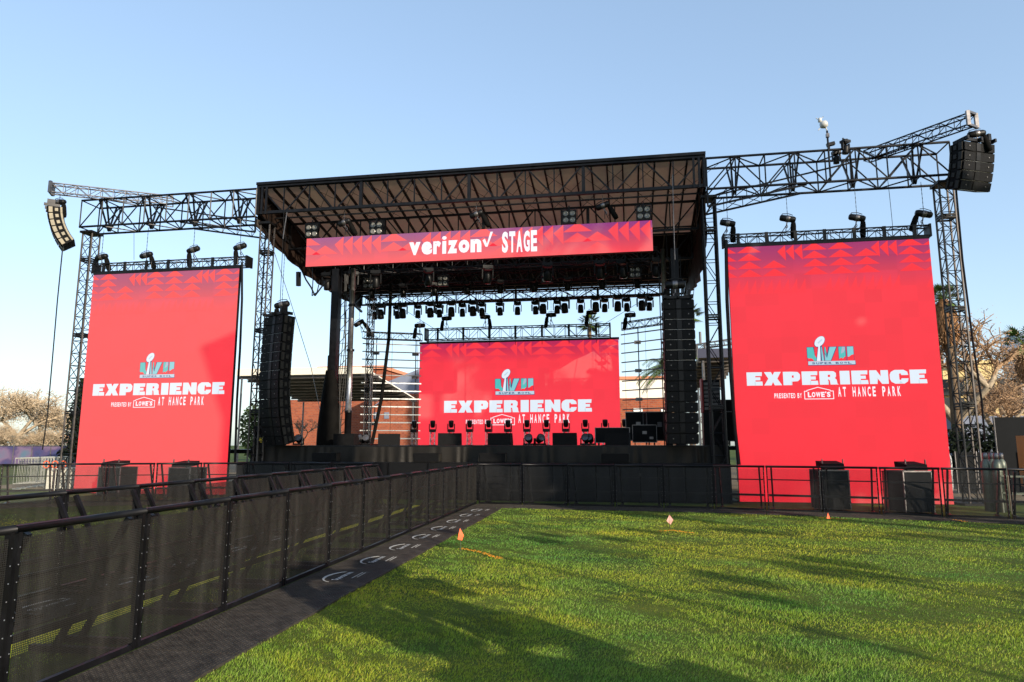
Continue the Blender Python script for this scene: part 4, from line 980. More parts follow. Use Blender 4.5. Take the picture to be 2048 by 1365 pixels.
# yellow cable and bundles at the left corner
m=MB(); c=V((-13.0,22.9,1.76))
for k in range(6):
    a=random.random()*6; m.path([c+V((.35*math.cos(a+t)*(.6+.1*k)+.2,.12*math.sin(a+t*1.3),.03*k+.06*abs(math.sin(t*2)))) for t in np.linspace(0,4,12)],.014,5)
tag(m.build('cable','yellow_cable'),'bright yellow cable heap on the left front corner of the deck','cable')
def hang(pts,r_,label,mt='cable_black',name='cable'): tag(MB().path([V(p) for p in pts],r_,6).build(name,mt),label,'cable','cables hanging at the stage')
def hpx(pts,Y): return [PY(u,v,Y) for u,v in pts]
hang(hpx([(484,525),(484,600),(480,700),(474,800),(470,925)],21.95),.045,'thick black cable hanging along the right edge of the left screen')
hang(hpx([(1452,480),(1454,600),(1461,740),(1470,860),(1478,930)],21.95),.055,'thick black cable hanging along the left edge of the right screen')
hang(hpx([(127,480),(115,600),(103,740),(95,830),(85,900)],21.3),.022,'black cable dropping from the left outer array past the left tower')
hang(hpx([(1912,378),(1925,520),(1945,680),(1963,800),(1970,880)],21.2),.03,'black cable dropping from the right outer array beside the right tower')
hang(hpx([(603,540),(612,560),(622,575),(630,592),(645,572),(660,560)],22.6),.03,'sagging black cable loop left of the banner')
hang(hpx([(625,535),(626,560),(624,592),(634,585),(640,560)],22.7),.02,'thin looped cable hanging under the left end of the banner')
hang(hpx([(597,545),(597,572)],22.6),.10,'short fat black cable plug bag hanging left of the banner')
hang(hpx([(568,420),(566,480),(560,610)],21.9),.012,'thin line from the roof edge down to the left speaker array hoist')
hang(hpx([(537,470),(580,600),(622,735),(640,820)],22.5),.012,'long guy wire slanting behind the left speaker array','grey_steel')
hang(hpx([(1345,350),(1347,430),(1350,520)],21.9),.014,'thick chain hanging from the right end of the roof front','grey_steel')
hang(hpx([(574,425),(570,450),(566,478)],21.9),.018,'brass coloured spring chain hanging near the left roof corner','yellow_cable' if 0 else 'grey_steel')
hang(hpx([(1775,355),(1780,400),(1786,460)],22.3),.008,'hair thin wire from the right wing truss to the right screen')
hang(hpx([(268,450),(268,520)],22.3),.008,'hair thin wire from the left wing truss to the left screen')
hang([PX(1390,560,2.6),V((1.9,26,3.0))],.012,'thin wire slanting down at the right roof tarp')
# wires on the deck back
hang([(-10.6,30.3,8.2),(-8.9,30.6,7.1)],.01,'thin wire from the left end of the rear truss'); hang([(.9,30.3,8.2),(-1.2,30.6,7.0)],.01,'thin wire from the right end of the rear truss')
# mast with white figure, camera and lamp on the right wing truss
p=PY(1650,300,22.2)
r=thing('weather_mast','thin dark mast with a white sensor on top, standing on the right wing truss','mast',(p.x,22.0,9.9))
MB().tube((p.x,21.85,9.95),(p.x,21.85,11.6),.03,8).build('pole','black_steel',r)
m=MB(); m.lathe((p.x-.08,21.85,11.82),[(0,-.12),(.09,-.1),(.13,0),(.1,.09),(0,.12)],12,Matrix.Rotation(R(70),3,'Y')); m.lathe((p.x-.19,21.85,11.98),[(0,-.09),(.06,-.06),(.06,.05),(0,.09)],10); m.tube((p.x-.24,21.85,12.0),(p.x-.3,21.85,12.06),.012); m.tube((p.x-.14,21.85,12.03),(p.x-.08,21.85,12.09),.012); m.tube((p.x-.16,21.85,11.76),(p.x-.26,21.85,11.64),.015); m.tube((p.x,21.85,11.6),(p.x-.04,21.85,11.76),.02)
m.build('white_sensor','white_paint',r,True)
MB().b2(p.x-.04,p.x+.05,21.8,21.9,11.38,11.5).build('junction_box','grey_steel',r)
p=PY(1658,291,21.9); r=thing('security_camera','small dark camera clamped on top of the right wing truss','camera',p); MB().box(p+V((.05,0,.03)),(.24,.12,.1),Matrix.Rotation(R(-12),3,'Y')).build('camera_body','black_paint',r); MB().tube(p+V((0,0,-.14)),p+V((0,0,0)),.03).build('bracket','black_steel',r)
p=PY(1691,293,21.9); o=mh.put((p.x,21.9,p.z+.2),R(30),'lone moving light sitting on the top chord of the right wing truss','lights on the right wing truss',scale=(.8,.8,.8)); 
p=PY(1671,320,22.4); o=mh.put((p.x,22.3,p.z+.25),R(10),'lone moving light hanging inside the right wing truss','lights on the right wing truss',scale=(.75,.75,.75))
# ==================================================================== BACKGROUND RIGHT
def person():
    p=PY(1912,1000,22.6); x=p.x; y=22.9
    me=bpy.data.meshes.new('person_body')
    J=[(0,0,.95),(0,0,1.2),(0,.02,1.42),(0,.0,1.52),(0,-.01,1.62),(0,-.01,1.72),(.17,0,1.4),(.24,.03,1.15),(.22,-.08,.95),(-.17,0,1.4),(-.24,.03,1.15),(-.22,-.08,.95),(.1,0,.88),(.11,-.02,.5),(.11,.03,.09),(.11,-.1,.04),(-.1,0,.88),(-.12,.03,.5),(-.13,.1,.09),(-.13,-.03,.04)]
    Ed=[(0,1),(1,2),(2,3),(3,4),(4,5),(2,6),(6,7),(7,8),(2,9),(9,10),(10,11),(0,12),(12,13),(13,14),(14,15),(0,16),(16,17),(17,18),(18,19)]
    rd=[.15,.15,.15,.055,.085,.075,.07,.05,.035,.07,.05,.035,.09,.06,.045,.04,.09,.06,.045,.04]
    me.from_pydata(J,Ed,[]); o=bpy.data.objects.new('person',me); scn.collection.objects.link(o); o.location=(x,y,0); o.rotation_euler=(0,0,R(60))
    sk=o.modifiers.new('s','SKIN')
    for i,r_ in enumerate(rd): me.skin_vertices[0].data[i].radius=(r_,r_*.8)
    me.skin_vertices[0].data[0].use_root=True
    o.modifiers.new('u','SUBSURF').levels=1; o.modifiers['u'].render_levels=2
    me.materials.append(M['person_cloth']); tag(o,'person in pale grey clothes bending behind the right edge of the right screen','person')
person()
def make_cyl():
    r=thing('gas_cylinder','x','gas cylinder')
    MB().lathe((0,0,0),[(0,.0),(.115,.0),(.115,1.2),(.10,1.3),(.06,1.37),(.045,1.4)],16).build('body','cylinder_green',r,True)
    MB().lathe((0,0,1.39),[(.0,.16),(.05,.15),(.065,.1),(.062,0),(.05,-.02)],14).build('cap','grey_steel',r,True); return r
cy=Proto(make_cyl())
for i,(u,y) in enumerate([(1971,20.3),(1984,20.6),(1993,20.1),(2003,20.5)]):
    p=PY(u,930,y); cy.put((p.x,y,0),0,'%s green steel gas cylinder from the left behind the right barricades'%ORD[i],'gas cylinders',scale=(1,1,.98))
p=PY(2005,960,19.9); r=thing('cylinder_rack','open pale green steel rack before the gas cylinders','rack',(p.x,19.6,0)); m=MB(); x=p.x
for a in(-.05,.5):
    for b in(19.5,19.9): m.sq((x+a,b,0),(x+a,b,.95),.035)
for z in(.5,.93):
    for b in(19.5,19.9): m.sq((x-.05,b,z),(x+.5,b,z),.035)
m.build('frame','cylinder_green',r)
p=PY(2044,900,22); p=p+V((.62,0,0)); r=thing('orange_machine','tall orange lift machine cut off by the right edge of the photo','machine',(p.x+.5,22,0))
MB().b2(p.x-.05,p.x+1.3,22,23.4,.5,2.0).build('engine_cover','orange_machine',r); MB().b2(p.x-.02,p.x+.1,21.96,21.998,1.4,1.5).build('handle','black_paint',r); m=MB(); m.b2(p.x-.1,p.x+1.2,22.1,23.3,.2,.495); m.build('chassis','black_paint',r)
for dx in(.1,1.0): MB().lathe((p.x+dx,22.0,.27),[(0,-.1),(.24,-.1),(.27,0),(.24,.1),(0,.1)],16,Matrix.Rotation(R(90),3,'X')).build('wheel','cable_black',r,True)
p=PY(1985,830,29); q=PY(2070,925,29); r=thing('screened_fence','tall fence with dark privacy cloth behind the gas cylinders','fence',(p.x,29,0))
MB().b2(p.x,q.x+4,29,29.05,.05,PY(1985,835,29).z).build('cloth_panel','fence_screen',r)
for k in range(4): MB().tube((p.x+k*1.6,28.95,0),(p.x+k*1.6,28.95,PY(1985,832,29).z),.03).build('post','grey_steel',r)
p=PY(1965,930,27.2); r=thing('low_screened_fence','low dark screened fence right of the right screen','fence',(p.x,27.2,0)); a=PY(1905,872,27.2); b=PY(2080,905,27.2)
MB().b2(a.x,b.x,27.2,27.24,.04,PY(1985,905,27.2).z).build('cloth_panel','fence_screen',r)
for k in range(5): MB().tube((a.x+k*(b.x-a.x)/4,27.15,0),(a.x+k*(b.x-a.x)/4,27.15,PY(1985,903,27.2).z),.025).build('post','grey_steel',r)
# hedge behind
def leaf_cloud(mb,c,rad,n,sz,flat=.9):
    for _ in range(n):
        a=V((random.gauss(0,1),random.gauss(0,1),random.gauss(0,1))).normalized()*(random.random()**.4)
        p=V(c)+V((a.x*rad[0],a.y*rad[1],a.z*rad[2])); s=sz*random.uniform(.6,1.4)
        x=V((random.gauss(0,1),random.gauss(0,1),random.gauss(0,1))).normalized(); y=x.orthogonal().normalized()
        mb.add([p-x*s,p+y*s*.5,p+x*s,p-y*s*.5],[(0,1,2,3)])
p=PY(1955,870,33); m=MB(); leaf_cloud(m,(p.x,33,1.4),(2.2,.8,1.3),2600,.12); o=m.build('hedge','leaf_dark'); tag(o,'dark green hedge behind the right lattice tower','hedge')
# yellow apartment block
def building_yellow():
    Y=70; r=thing('apartment_building','yellow stucco apartment block behind the bare tree on the right','building',(PY(1980,890,Y).x,Y,0))
    def wb(u0,u1,v,m='stucco_yellow',d=0): a=PY(u0,v,Y+d); b=PY(u1,v,Y+d); MB().b2(a.x,b.x,Y+d,Y+d+8,0,a.z).build('wall',m,r)
    wb(1885,1948,742,d=.5); wb(1948,1990,730); wb(1990,2100,765,d=1); 
    a=PY(1900,818,Y-3); b=PY(2075,890,Y-3); MB().b2(a.x,b.x,Y-3,Y-.2,0,PY(1950,832,Y-3).z).build('low_wing','stucco_grey_and_shade',r)
    for u in (1895,1918,1960,1978,2010,2032):
        for v in (775,812,850):
            a=PY(u,v,Y); MB().b2(a.x-.5,a.x+.5,Y-.05,Y-.01 if 1948<=u<1990 else Y+1.1,a.z-.75,a.z+.75).build('window','glass_dark',r)
    a=PY(1948,728,Y); b=PY(1990,728,Y); MB().b2(a.x-.2,b.x+.2,Y-.25,Y+8.2,a.z+.003,a.z+.3).build('roof_cap','stucco_yellow',r)
building_yellow()
p=PY(2040,712,62); r=thing('water_tank','silver elevated tank on thin legs behind the right palm','tank',(p.x,62,0)); MB().lathe((p.x+.6,62,p.z-1.7),[(0,-.2),(1.6,0),(1.75,.4),(1.75,2.8),(1.4,3.4),(0,3.6)],20).build('tank_shell','silver_tank',r,True)
m=MB(); 
for dx in(-.6,1.8): m.tube((p.x+dx,61,0),(p.x+dx,61,p.z-1.6),.12)
m.build('leg','grey_steel',r)
m=MB(); m.tube((p.x-1.3,62,p.z-2),(p.x-1.3,62,p.z+2.4),.05); m.tube((p.x-1.3,62,p.z+2),(p.x+.4,62,p.z+2.1),.04); m.build('antenna','grey_steel',r)
# trees
def bare_tree(name,label,base,hgt,spread,mt_tr,mt_tw,seed,leaf=None,nleaf=0,levels=6,lean=(0,0),r0=.22,first=.3):
    rd=random.Random(seed); r=thing(name,label,'tree',base); tr=MB(); tw=MB(); lf=MB(); tips=[]
    def rec(p,d,L,rad,lv):
        n=3; q=p
        for i in range(n):
            d2=(d+V((rd.gauss(0,.13),rd.gauss(0,.13),rd.gauss(0,.06)+.02))).normalized(); e=q+d2*L/n
            (tr if lv<3 else tw).tube(q,e,rad*(1-.25*i/n),5 if lv<3 else 3,rad*(1-.25*(i+1)/n),False)
            q=e; d=d2
            if lv>=2 and lv<levels and rd.random()<.75:
                ax=V((rd.gauss(0,1),rd.gauss(0,1),rd.gauss(0,.6))).normalized(); rec(q,(d+ax*.9).normalized(),L*.55,rad*.5,lv+1)
        if lv>=levels-1: tips.append(q)
        if lv<levels:
            for k in range(3 if lv<2 else 2):
                a=rd.uniform(0,6.28)+k*2.1; s=V((math.cos(a)*spread,math.sin(a)*spread,rd.uniform(-.15,.25)))
                rec(q,(d*.7+s*.75+V((0,0,.12))).normalized(),L*rd.uniform(.62,.85),rad*.66,lv+1)
    rec(V(base),V((lean[0],lean[1],1)).normalized(),hgt*first,r0,0)
    tr.build('trunk',mt_tr,r,True); tw.build('branches',mt_tw,r)
    if leaf:
        for _ in range(nleaf):
            t=rd.choice(tips)+V((rd.gauss(0,.3),rd.gauss(0,.3),rd.gauss(0,.25))); s=rd.uniform(.02,.055)*(hgt/9)
            x=V((rd.gauss(0,1),rd.gauss(0,1),rd.gauss(0,1))).normalized(); y=x.orthogonal().normalized(); lf.add([t-x*s,t+y*s*.6,t+x*s,t-y*s*.6],[(0,1,2,3)])
        lf.build('foliage',leaf,r)
    return r
p=PY(1915,930,36); bare_tree('bare_tree','large pale barked tree with rusty twigs behind the right tower','x' and (p.x,36,0),9.6,1.15,'bark_pale','twig_rust',5,'twig_rust',8000,6,(.3,0),.3,.3)
p=PY(35,925,52); bare_tree('bare_tree','wide bare tree with tan twigs at the left edge of the photo',(p.x,52,0),9.8,1.2,'bark_pale','twig_tan',11,'twig_tan',14000,6,(.1,0),.25,.25)
p=PY(95,925,58); bare_tree('bare_tree','smaller tan bare tree just left of the left tower',(p.x,58,0),8.6,1.2,'bark_pale','twig_tan',23,'twig_tan',9000,6,(.1,0),.2,.25)
p=PY(-60,925,56); bare_tree('bare_tree','tan bare tree cut off by the left edge behind the wide one',(p.x,56,0),11,1.1,'bark_pale','twig_tan',31,'twig_tan',9000,6,(.1,0),.2,.25)
p=PY(2075,925,48); bare_tree('bare_tree','bare rusty tree beyond the water tank at the right edge',(p.x,48,0),8.0,1.15,'bark_pale','twig_rust',41,'twig_rust',6000,6,(0,0),.24,.3)
for u,Y,h,l,sd_ in ((12,50,5.6,'low tan bare tree under the wide one at the left edge',51),(62,54,5.2,'low tan bare tree between the left edge and the hanging cable',52),(108,53,4.8,'low tan bare tree right behind the left tower',53),(-30,49,5.5,'low tan bare tree cut off by the left edge',54)):
    p=PY(u,925,Y); bare_tree('bare_tree',l,(p.x,Y,0),h,1.3,'bark_pale','twig_tan',sd_,'twig_tan',7000,6,(0,0),.12,.22)
p=PY(1985,925,41); bare_tree('bare_tree','rusty bare tree between the right tower and the edge palm',(p.x,41,0),8.2,1.2,'bark_pale','twig_rust',57,'twig_rust',7000,6,(.1,0),.22,.25)
def evergreen(base,h,rad,label,seed):
    random.seed(seed); r=thing('evergreen_tree',label,'tree',base); MB().tube(base,V(base)+V((0,0,h*.9)),.22,8,.04).build('trunk','bark_pale',r)
    m=MB()
    for k in range(46):
        z=.12*h+h*.88*k/46; rr=rad*(1-(k/46)**1.5*.85)
        for j in range(5):
            a=random.random()*6.28; q=random.uniform(.45,1.0); leaf_cloud(m,V(base)+V((math.cos(a)*rr*q,math.sin(a)*rr*q,z)),(.5,.5,.3),42,.13)
    m.build('crown','leaf_dark',r)
p=PY(163,925,40); evergreen((p.x,40,0),6.0,1.0,'dark evergreen tree just behind the left edge of the left screen',3)
p=PY(215,925,41); evergreen((p.x,41,0),6.8,1.6,'dark evergreen tree mostly hidden behind the left screen',9)
def palm(base,h,label,rad,nf,seed,skirt=True,rt=.22,fan=True):
    random.seed(seed); r=thing('palm_tree',label,'palm tree',base,0,'palm trees'); B=V(base); top=B+V((0,0,h))
    t=MB(); n=14
    for k in range(n): t.tube(B+V((.15*math.sin(k*.2),0,h*k/n)),B+V((.15*math.sin((k+1)*.2),0,h*(k+1)/n)),rt*(1.15-.35*k/n)+(.012 if k%2 else 0),10,rt*(1.15-.35*(k+1)/n),False)
    top=B+V((.15*math.sin(n*.2),0,h)); t.build('trunk','bark_palm',r,True)
    if skirt:
        s=MB()
        for _ in range(700):
            a=random.random()*6.28; z=random.uniform(-2.0,-.2); rr=rt*(1.5+.9*math.sin((z+2)/1.8*math.pi)); p=top+V((math.cos(a)*rr,math.sin(a)*rr,z)); q=p+V((math.cos(a)*.08,math.sin(a)*.08,-.22)); w=V((-math.sin(a),math.cos(a),0))*.06
            s.add([p-w,p+w,q],[(0,1,2)])
        s.lathe(top,[(rt*.9,-2.1),(rt*1.9,-1.7),(rt*2.2,-1.0),(rt*1.7,-.3),(rt*.8,0)],12); s.build('dead_frond_skirt','palm_skirt',r)
    f=MB()
    for k in range(nf):
        a=random.random()*6.28; el=random.uniform(-.5,1.3); d=V((math.cos(a)*math.cos(el),math.sin(a)*math.cos(el),math.sin(el)))
        if fan:
            c=top+d*rad*.5; f.tube(top,c,.02,3); s=d.cross(V((0,0,1))).normalized() if abs(d.z)<.95 else V((1,0,0)); u=s.cross(d)
            for j in range(15):
                b=(j-7)/7*1.5; dd=(d*math.cos(b)+s*math.sin(b)).normalized(); tip=c+dd*rad*.55*(1-.2*abs(b)/1.5)+V((0,0,-.12*rad)); w=s.cross(dd)*0+dd.cross(V((0,0,1))).normalized()*.035*rad
                f.add([c,c.lerp(tip,.5)+w,tip,c.lerp(tip,.5)-w],[(0,1,2,3)])
        else:
            pts=[]; q=top
            for j in range(9): dd=(d+V((0,0,-.16*j))).normalized(); q=q+dd*rad/8; pts.append(q)
            for j,(a1,b1) in enumerate(zip(pts,pts[1:])):
                f.tube(a1,b1,.015,3); s=(b1-a1).cross(V((0,0,1))).normalized()
                for kk in range(3):
                    c=a1.lerp(b1,kk/3)
                    for sg in(-1,1): e=c+s*sg*rad*.28*(1-j/10)+(b1-a1).normalized()*.15-V((0,0,.12)); f.add([c,c.lerp(e,.5)+(b1-a1)*.12,e,c.lerp(e,.5)-(b1-a1)*.12],[(0,1,2,3)])
    f.build('fronds','leaf_palm',r)
def palm_at(u,vbase,vtop,Y,label,rad,nf,seed,**k):
    t=PY(u,vtop,Y); palm((t.x,Y,0),t.z,label,rad,nf,seed,**k)
palm_at(1884,900,600,34,'tall fan palm with brown frond skirt just right of the right screen',.95,34,1)
palm_at(2046,900,690,44,'fan palm at the right edge beside the silver tank',1.6,30,2)
palm_at(1374,900,634,55,'small fan palm peeking out between the right array and the roof tower',1.5,30,3,skirt=False)
palm_at(1335,900,735,48,'feather palm half hidden behind the right speaker array',2.3,40,4,skirt=False,fan=False)
palm_at(1178,900,650,75,'distant palm top poking over the centre screen truss',1.6,26,5,skirt=False)
# white sail canopy building behind
def canopy(u0,v0,u1,Y,z,depth,mt,edge,label,ribs=9):
    a=PY(u0,v0,Y); b=PY(u1,v0,Y); r=thing('canopy_roof',label,'canopy',(a.x,Y,0),0,'open canopy roofs behind the stage')
    zt=a.z; MB().poly([(a.x,Y,zt),(b.x,Y,zt),(b.x,Y+depth,zt-depth*.12),(a.x,Y+depth,zt-depth*.12)],(0,0,.08)).build('roof_sheet',mt,r)
    MB().b2(a.x-.05,b.x+.05,Y-.12,Y-.02,zt-.02,zt+.42).build('fascia',edge,r)
    m=MB()
    for k in range(ribs): y=Y+.2+depth*k/ribs; m.b2(a.x,b.x,y,y+.07,zt-.12-.12*(y-Y)-.06,zt-.12*(y-Y)-.03)
    m.build('purlins','dark_steel',r)
    for x in(a.x+.2,b.x-.2):
        for y in(Y+.2,Y+depth-.2): MB().tube((x,y,0),(x,y,zt-.12*(y-Y)-.1),.07).build('post','grey_steel',r)
canopy(1398,716,1475,34,0,7,'canopy_tan','navy_fascia','tan ribbed canopy with navy edge right of the stage')
canopy(475,752,745,40,0,9,'canopy_grey','cream_tent','wide grey ribbed canopy behind the left speaker array')
r=thing('construction_crane','distant tower crane seen over the right canopy','crane',(PY(1400,890,160).x,160,0)); a=PY(1401,690,160); m=MB()
truss(r,(a.x,160,0),(a.x,160,a.z),1.8,1.8,2.5,.15,.08,(1,0,0),('grey_steel','grey_steel'))
b=PY(1360,700,160);c=PY(1466,683,160); truss(r,(b.x,160,b.z),(c.x,160,c.z),1,1.2,2,.12,.07,(0,1,0),('grey_steel','grey_steel')); MB().tube((a.x,160,a.z),(a.x,160,a.z+3),.3,5).build('mast_head','grey_steel',r)
# brick building with white gable
def brick_mat():
    m=M['brick']; t=m.node_tree; b=t.nodes['Principled BSDF']; bt=t.nodes.new('ShaderNodeTexBrick'); tc=t.nodes.new('ShaderNodeTexCoord'); mp=t.nodes.new('ShaderNodeMapping'); mp.inputs['Rotation'].default_value=(R(90),0,0)
    bt.inputs['Color1'].default_value=(.34,.085,.035,1); bt.inputs['Color2'].default_value=(.22,.05,.025,1); bt.inputs['Mortar'].default_value=(.24,.12,.08,1); bt.inputs['Scale'].default_value=1.6; bt.inputs['Mortar Size'].default_value=.03
    t.links.new(tc.outputs['Object'],mp.inputs[0]); t.links.new(mp.outputs[0],bt.inputs['Vector']); t.links.new(bt.outputs[0],b.inputs['Base Color'])
brick_mat()
def building_brick():
    Y=58; r=thing('brick_building','red brick building with pale upper walls behind the stage','building',(-14,Y,0))
    def P2(u,v,y=Y): return PY(u,v,y)
    # tall brick block behind
    a=P2(640,741,66); b=P2(765,741,66); MB().b2(a.x,b.x,66,76,0,a.z).build('wall','brick',r)
    MB().b2(a.x-.2,b.x+.2,65.7,76,a.z+.003,a.z+.35).build('parapet','brick_pale',r)
    a=P2(590,800,62); b=P2(640,745,62); MB().b2(a.x-1.5,b.x+5,62,65.5,0,P2(600,800,62).z).build('wall','brick',r)
    # main gable hall: brick lower part, pale upper part, shade painted in grey-blue
    x0=P2(742,890).x; x1=P2(836,890).x; zb=P2(800,788).z; zt1=P2(833,738).z; zt0=P2(742,775).z
    MB().b2(x0,x1,Y,Y+12,0,zb).build('wall','brick',r)
    MB().poly([(x0,Y+.05,zb+.004),(x1,Y+.05,zb+.004),(x1,Y+.05,zt1),(x0,Y+.05,zt0)],(0,11.9,0)).build('upper_wall','stucco_grey_and_shade',r)
    MB().b2(x1+.01,x1+14,Y+1,Y+12,0,P2(1000,830).z).build('wall','brick',r)
    # sunlit flank right of centre screen
    xa=P2(1236,890).x; xb=P2(1350,890).x; zc=P2(1250,800).z; zd=P2(1250,764).z
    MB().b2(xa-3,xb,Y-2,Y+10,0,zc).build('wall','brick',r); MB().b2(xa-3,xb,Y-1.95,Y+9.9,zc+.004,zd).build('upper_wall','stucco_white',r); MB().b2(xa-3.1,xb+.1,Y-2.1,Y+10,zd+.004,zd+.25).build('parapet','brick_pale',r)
    for u0,u1,v0,v1 in((1267,1286,817,845),(1322,1334,819,845),(1340,1360,819,845)):
        a=PY(u0,v0,Y-2.05);b=PY(u1,v1,Y-2.05); w=MB().b2(a.x,b.x,Y-2.08,Y-2.02,b.z,a.z).build('window','window_white',r); MB().b2(a.x+.12,b.x-.12,Y-2.11,Y-2.085,b.z+.12,(a.z+b.z)/2-.05).build('pane','window_white',w)
    for u0,u1,v0,v1 in((748,755,825,838),(769,778,825,838)):
        a=PY(u0,v0,Y);b=PY(u1,v1,Y); MB().b2(a.x,b.x,Y-.06,Y-.01,b.z,a.z).build('window','stucco_grey_and_shade',r)
    a=PY(752,812,Y);b=PY(779,798,Y); MB().poly([(a.x,Y-.02,a.z),(b.x,Y-.02,b.z+.2),(b.x,Y-1.2,b.z-.1),(a.x,Y-1.2,a.z-.3)],(0,0,.08)).build('awning','stucco_grey_and_shade',r)
building_brick()
p=PY(605,880,50); bare_tree('bare_shrub','leafless shrub before the sunlit brick wall',(p.x,50,1.2),3.0,1.1,'bark_pale','bark_pale',77,None,0,5,(0,0),.08,.3)
p=PY(485,760,42); m=MB(); leaf_cloud(m,(p.x,44,2.8),(1.2,1,2.0),1500,.13); tag(m.build('shrub','leaf_mid'),'olive green shrub between the left screen and the left tower','shrub')
# mural wall and site things far left
def mural():
    m=bpy.data.materials.new('mural'); m.use_nodes=True; t=m.node_tree; b=t.nodes['Principled BSDF']; b.inputs['Roughness'].default_value=.8
    tc=t.nodes.new('ShaderNodeTexCoord'); n=t.nodes.new('ShaderNodeTexNoise'); n.inputs['Scale'].default_value=.55; n.inputs['Detail'].default_value=3; rp=t.nodes.new('ShaderNodeValToRGB')
    t.links.new(tc.outputs['Object'],n.inputs['Vector']); t.links.new(n.outputs[0],rp.inputs[0]); cr=rp.color_ramp
    for _ in range(3): cr.elements.new(.5)
    for e,(p,c) in zip(cr.elements,[(.3,(.03,.03,.07)),(.42,(.04,.045,.13)),(.5,(.06,.045,.12)),(.58,(.15,.10,.17)),(.72,(.08,.13,.19))]): e.position=p; e.color=(*c,1)
    t.links.new(rp.outputs[0],b.inputs['Base Color']); M['mural']=m
mural()
Y=46; a=PY(-80,893,Y); b=PY(215,930,Y); r=thing('mural_fence','long fence with a purple and blue printed cover at the far left','fence',(a.x,Y,0)); MB().b2(a.x,b.x,Y,Y+.06,.15,a.z-.0).build('printed_cover','mural',r)
for k in range(9): x=a.x+(b.x-a.x)*k/8; MB().tube((x,Y-.06,0),(x,Y-.06,a.z+.12),.03).build('post','grey_steel',r)
MB().b2(a.x,b.x,Y-.03,Y-.002,a.z+.0,a.z+.06).build('top_rail','grey_steel',r)
a=PY(-80,888,62); b=PY(170,893,62); r=thing('low_building','low cream building with pink roof behind the mural fence','building',(a.x,62,0)); MB().b2(a.x,b.x,62,70,0,PY(100,887,62).z).build('wall','cream_tent',r)
c=PY(75,868,62); m=MB(); m.poly([(c.x-3,61.8,PY(75,888,62).z),(c.x+3.2,61.8,PY(75,888,62).z),(c.x+.4,61.8,c.z)],(0,6,0)); m.build('roof','brick_pale',r)
def make_bk():
    r=thing('bike_rack_barrier','x','barrier'); m=MB(); m.tube((-1,0,1.05),(1,0,1.05),.02); m.tube((-1,0,.2),(1,0,.2),.02)
    for k in range(13): m.tube((-1+k/6,0,.2),(-1+k/6,0,1.05),.012,5)
    m.build('frame','galvanised',r)
    for x in(-.8,.8): MB().tube((x,-.3,.02),(x,.3,.02),.02).build('foot','galvanised',r)
    return r
bk=Proto(make_bk())
for i,u in enumerate([66,74,82,92,102,112]): p=PY(u,960,24+i*.5); bk.put((p.x,24+i*.5,0),R(70+i*3),'pale metal barrier, %s from the left in the stack by the left tower'%ORD[i],'pale barriers stacked by the left tower',scale=(.7,1,1.15))
p=PY(118,960,23.2); r=thing('ballast_block','cream ballast block at the foot of the left tower','ballast',(p.x,23,0)); MB().b2(p.x-.45,p.x+.45,23.1,23.9,.02,.85).build('block','cream_tent',r); MB().tube((p.x-.2,23.5,.85),(p.x+.2,23.5,1.0),.03).build('lifting_eye','grey_steel',r)
for i,u in enumerate([110,127,143]):
    p=PY(u,929,23.2); m=MB(); m.path([V((p.x+.13*math.cos(t),22.8,p.z+.13*math.sin(t))) for t in np.linspace(0,math.pi*2,13)],.018,6); r=thing('hose_coil','%s red hose coil from the left at the foot of the left tower'%ORD[i],'hose',(p.x,22.8,p.z),0,'red hose coils'); m.build('coil','orange',r); MB().tube((p.x,22.85,0),(p.x,22.85,p.z-.1),.015).build('stake','black_steel',r)
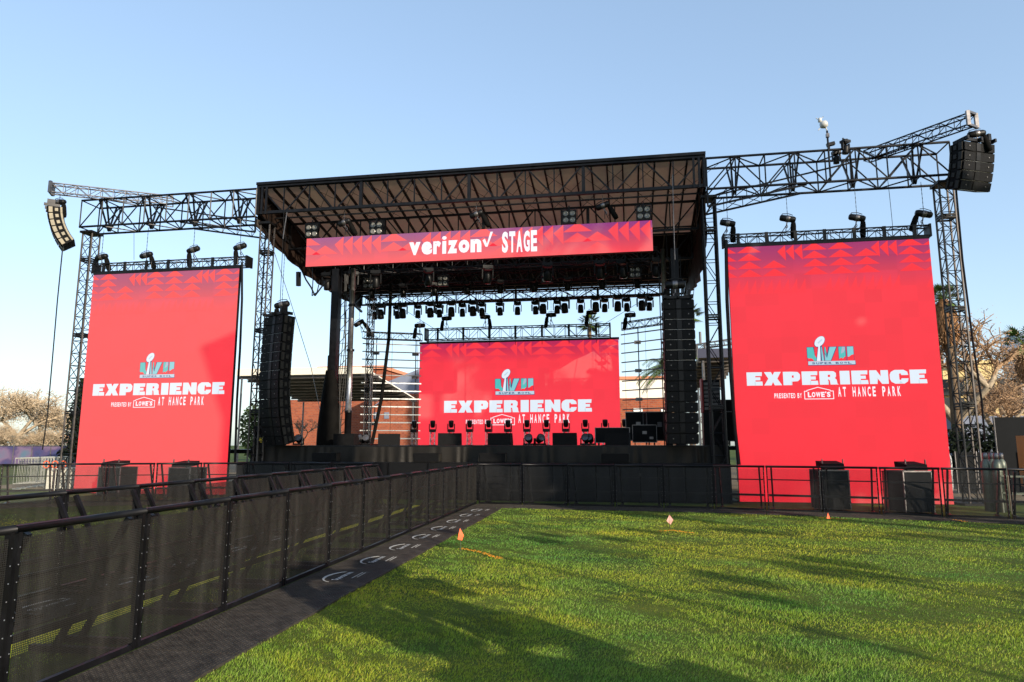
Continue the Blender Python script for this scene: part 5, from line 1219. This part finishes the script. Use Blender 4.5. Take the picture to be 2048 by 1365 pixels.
# ==================================================================== UNSEEN TREES AND PANEL ADDED BEHIND THE CAMERA TO SHADE LAWN AND SCREENS
S2=math.sqrt(.5)
def PQ(p_,q_,z): return V(((p_+q_)*S2,(p_-q_)*S2,z))
def shade_tree(p0,p1,z0,z1,cover,label,seed,q=30,sz=.5,edge=None):
    random.seed(seed); base=PQ((p0+p1)/2,q,0); r=thing('added_shade_tree',label,'tree',base,0,'unseen trees added behind the camera for shade')
    MB().tube(base,base+V((0,0,z1*.8)),.10,8,.05).build('trunk','bark_pale',r)
    n=int((p1-p0)*(z1-z0)*cover/(sz*sz)); m=MB()
    for _ in range(n):
        c=PQ(random.uniform(p0,p1),q+random.uniform(-1.5,1.5),random.uniform(z0,z1)); s=sz*.62*random.uniform(.6,1.2)
        x=V((S2,S2,random.uniform(-.5,.5))).normalized(); y=V((random.uniform(-.4,.4),random.uniform(-.4,.4),1)); y=(y-x*y.dot(x)).normalized()
        m.add([c-x*s-y*s,c+x*s-y*s,c+x*s+y*s,c-x*s+y*s],[(0,1,2,3)])
    m.build('crown','leaf_mid',r)
shade_tree(12.5,22.3,13.2,20.6,6.5,'unseen tall dense tree added to shade the right screen',1)
shade_tree(6.3,14,5.5,12.8,.10,'unseen open crowned tree added to shade the middle lawn',2,sz=.35)
shade_tree(14,22.3,5.5,13.2,.15,'unseen open crowned tree added to shade the right lawn',3,sz=.35)
bb=PQ(7.5,30,0); r=thing('shade_panel','unseen panel on thin posts added to shade the left screen','shade_panel',bb)  # added panel, outline shaped to cast the left screen's shadow
MB().poly([PQ(a,30,b) for a,b in ((4.88,22.4),(9.5,23.5),(9.5,16.0),(5.6,16.5),(5.62,19.6))],PQ(0,.15,0)).build('shade_board','grey_steel',r)
for a in(6.2,9.2): MB().tube(PQ(a,30.2,0),PQ(a,30.2,16.5),.06,8).build('post','dark_steel',r)
shade_tree(2.8,4.35,1.2,4.6,2.0,'unseen small dense tree added to shade the foreground lawn',6,q=6,sz=.3)
shade_tree(27.6,32.6,23.5,33,4,'unseen very tall tree added to shade the gable hall',7)
pq=PQ(17.9,30,0); palm(pq,23.0,'unseen very tall palm added behind the camera to throw frond shadows',2.6,34,61,fan=False)
pq=PQ(15.6,31,0); palm(pq,24.4,'another unseen very tall palm added behind the camera',2.8,34,62,fan=False)
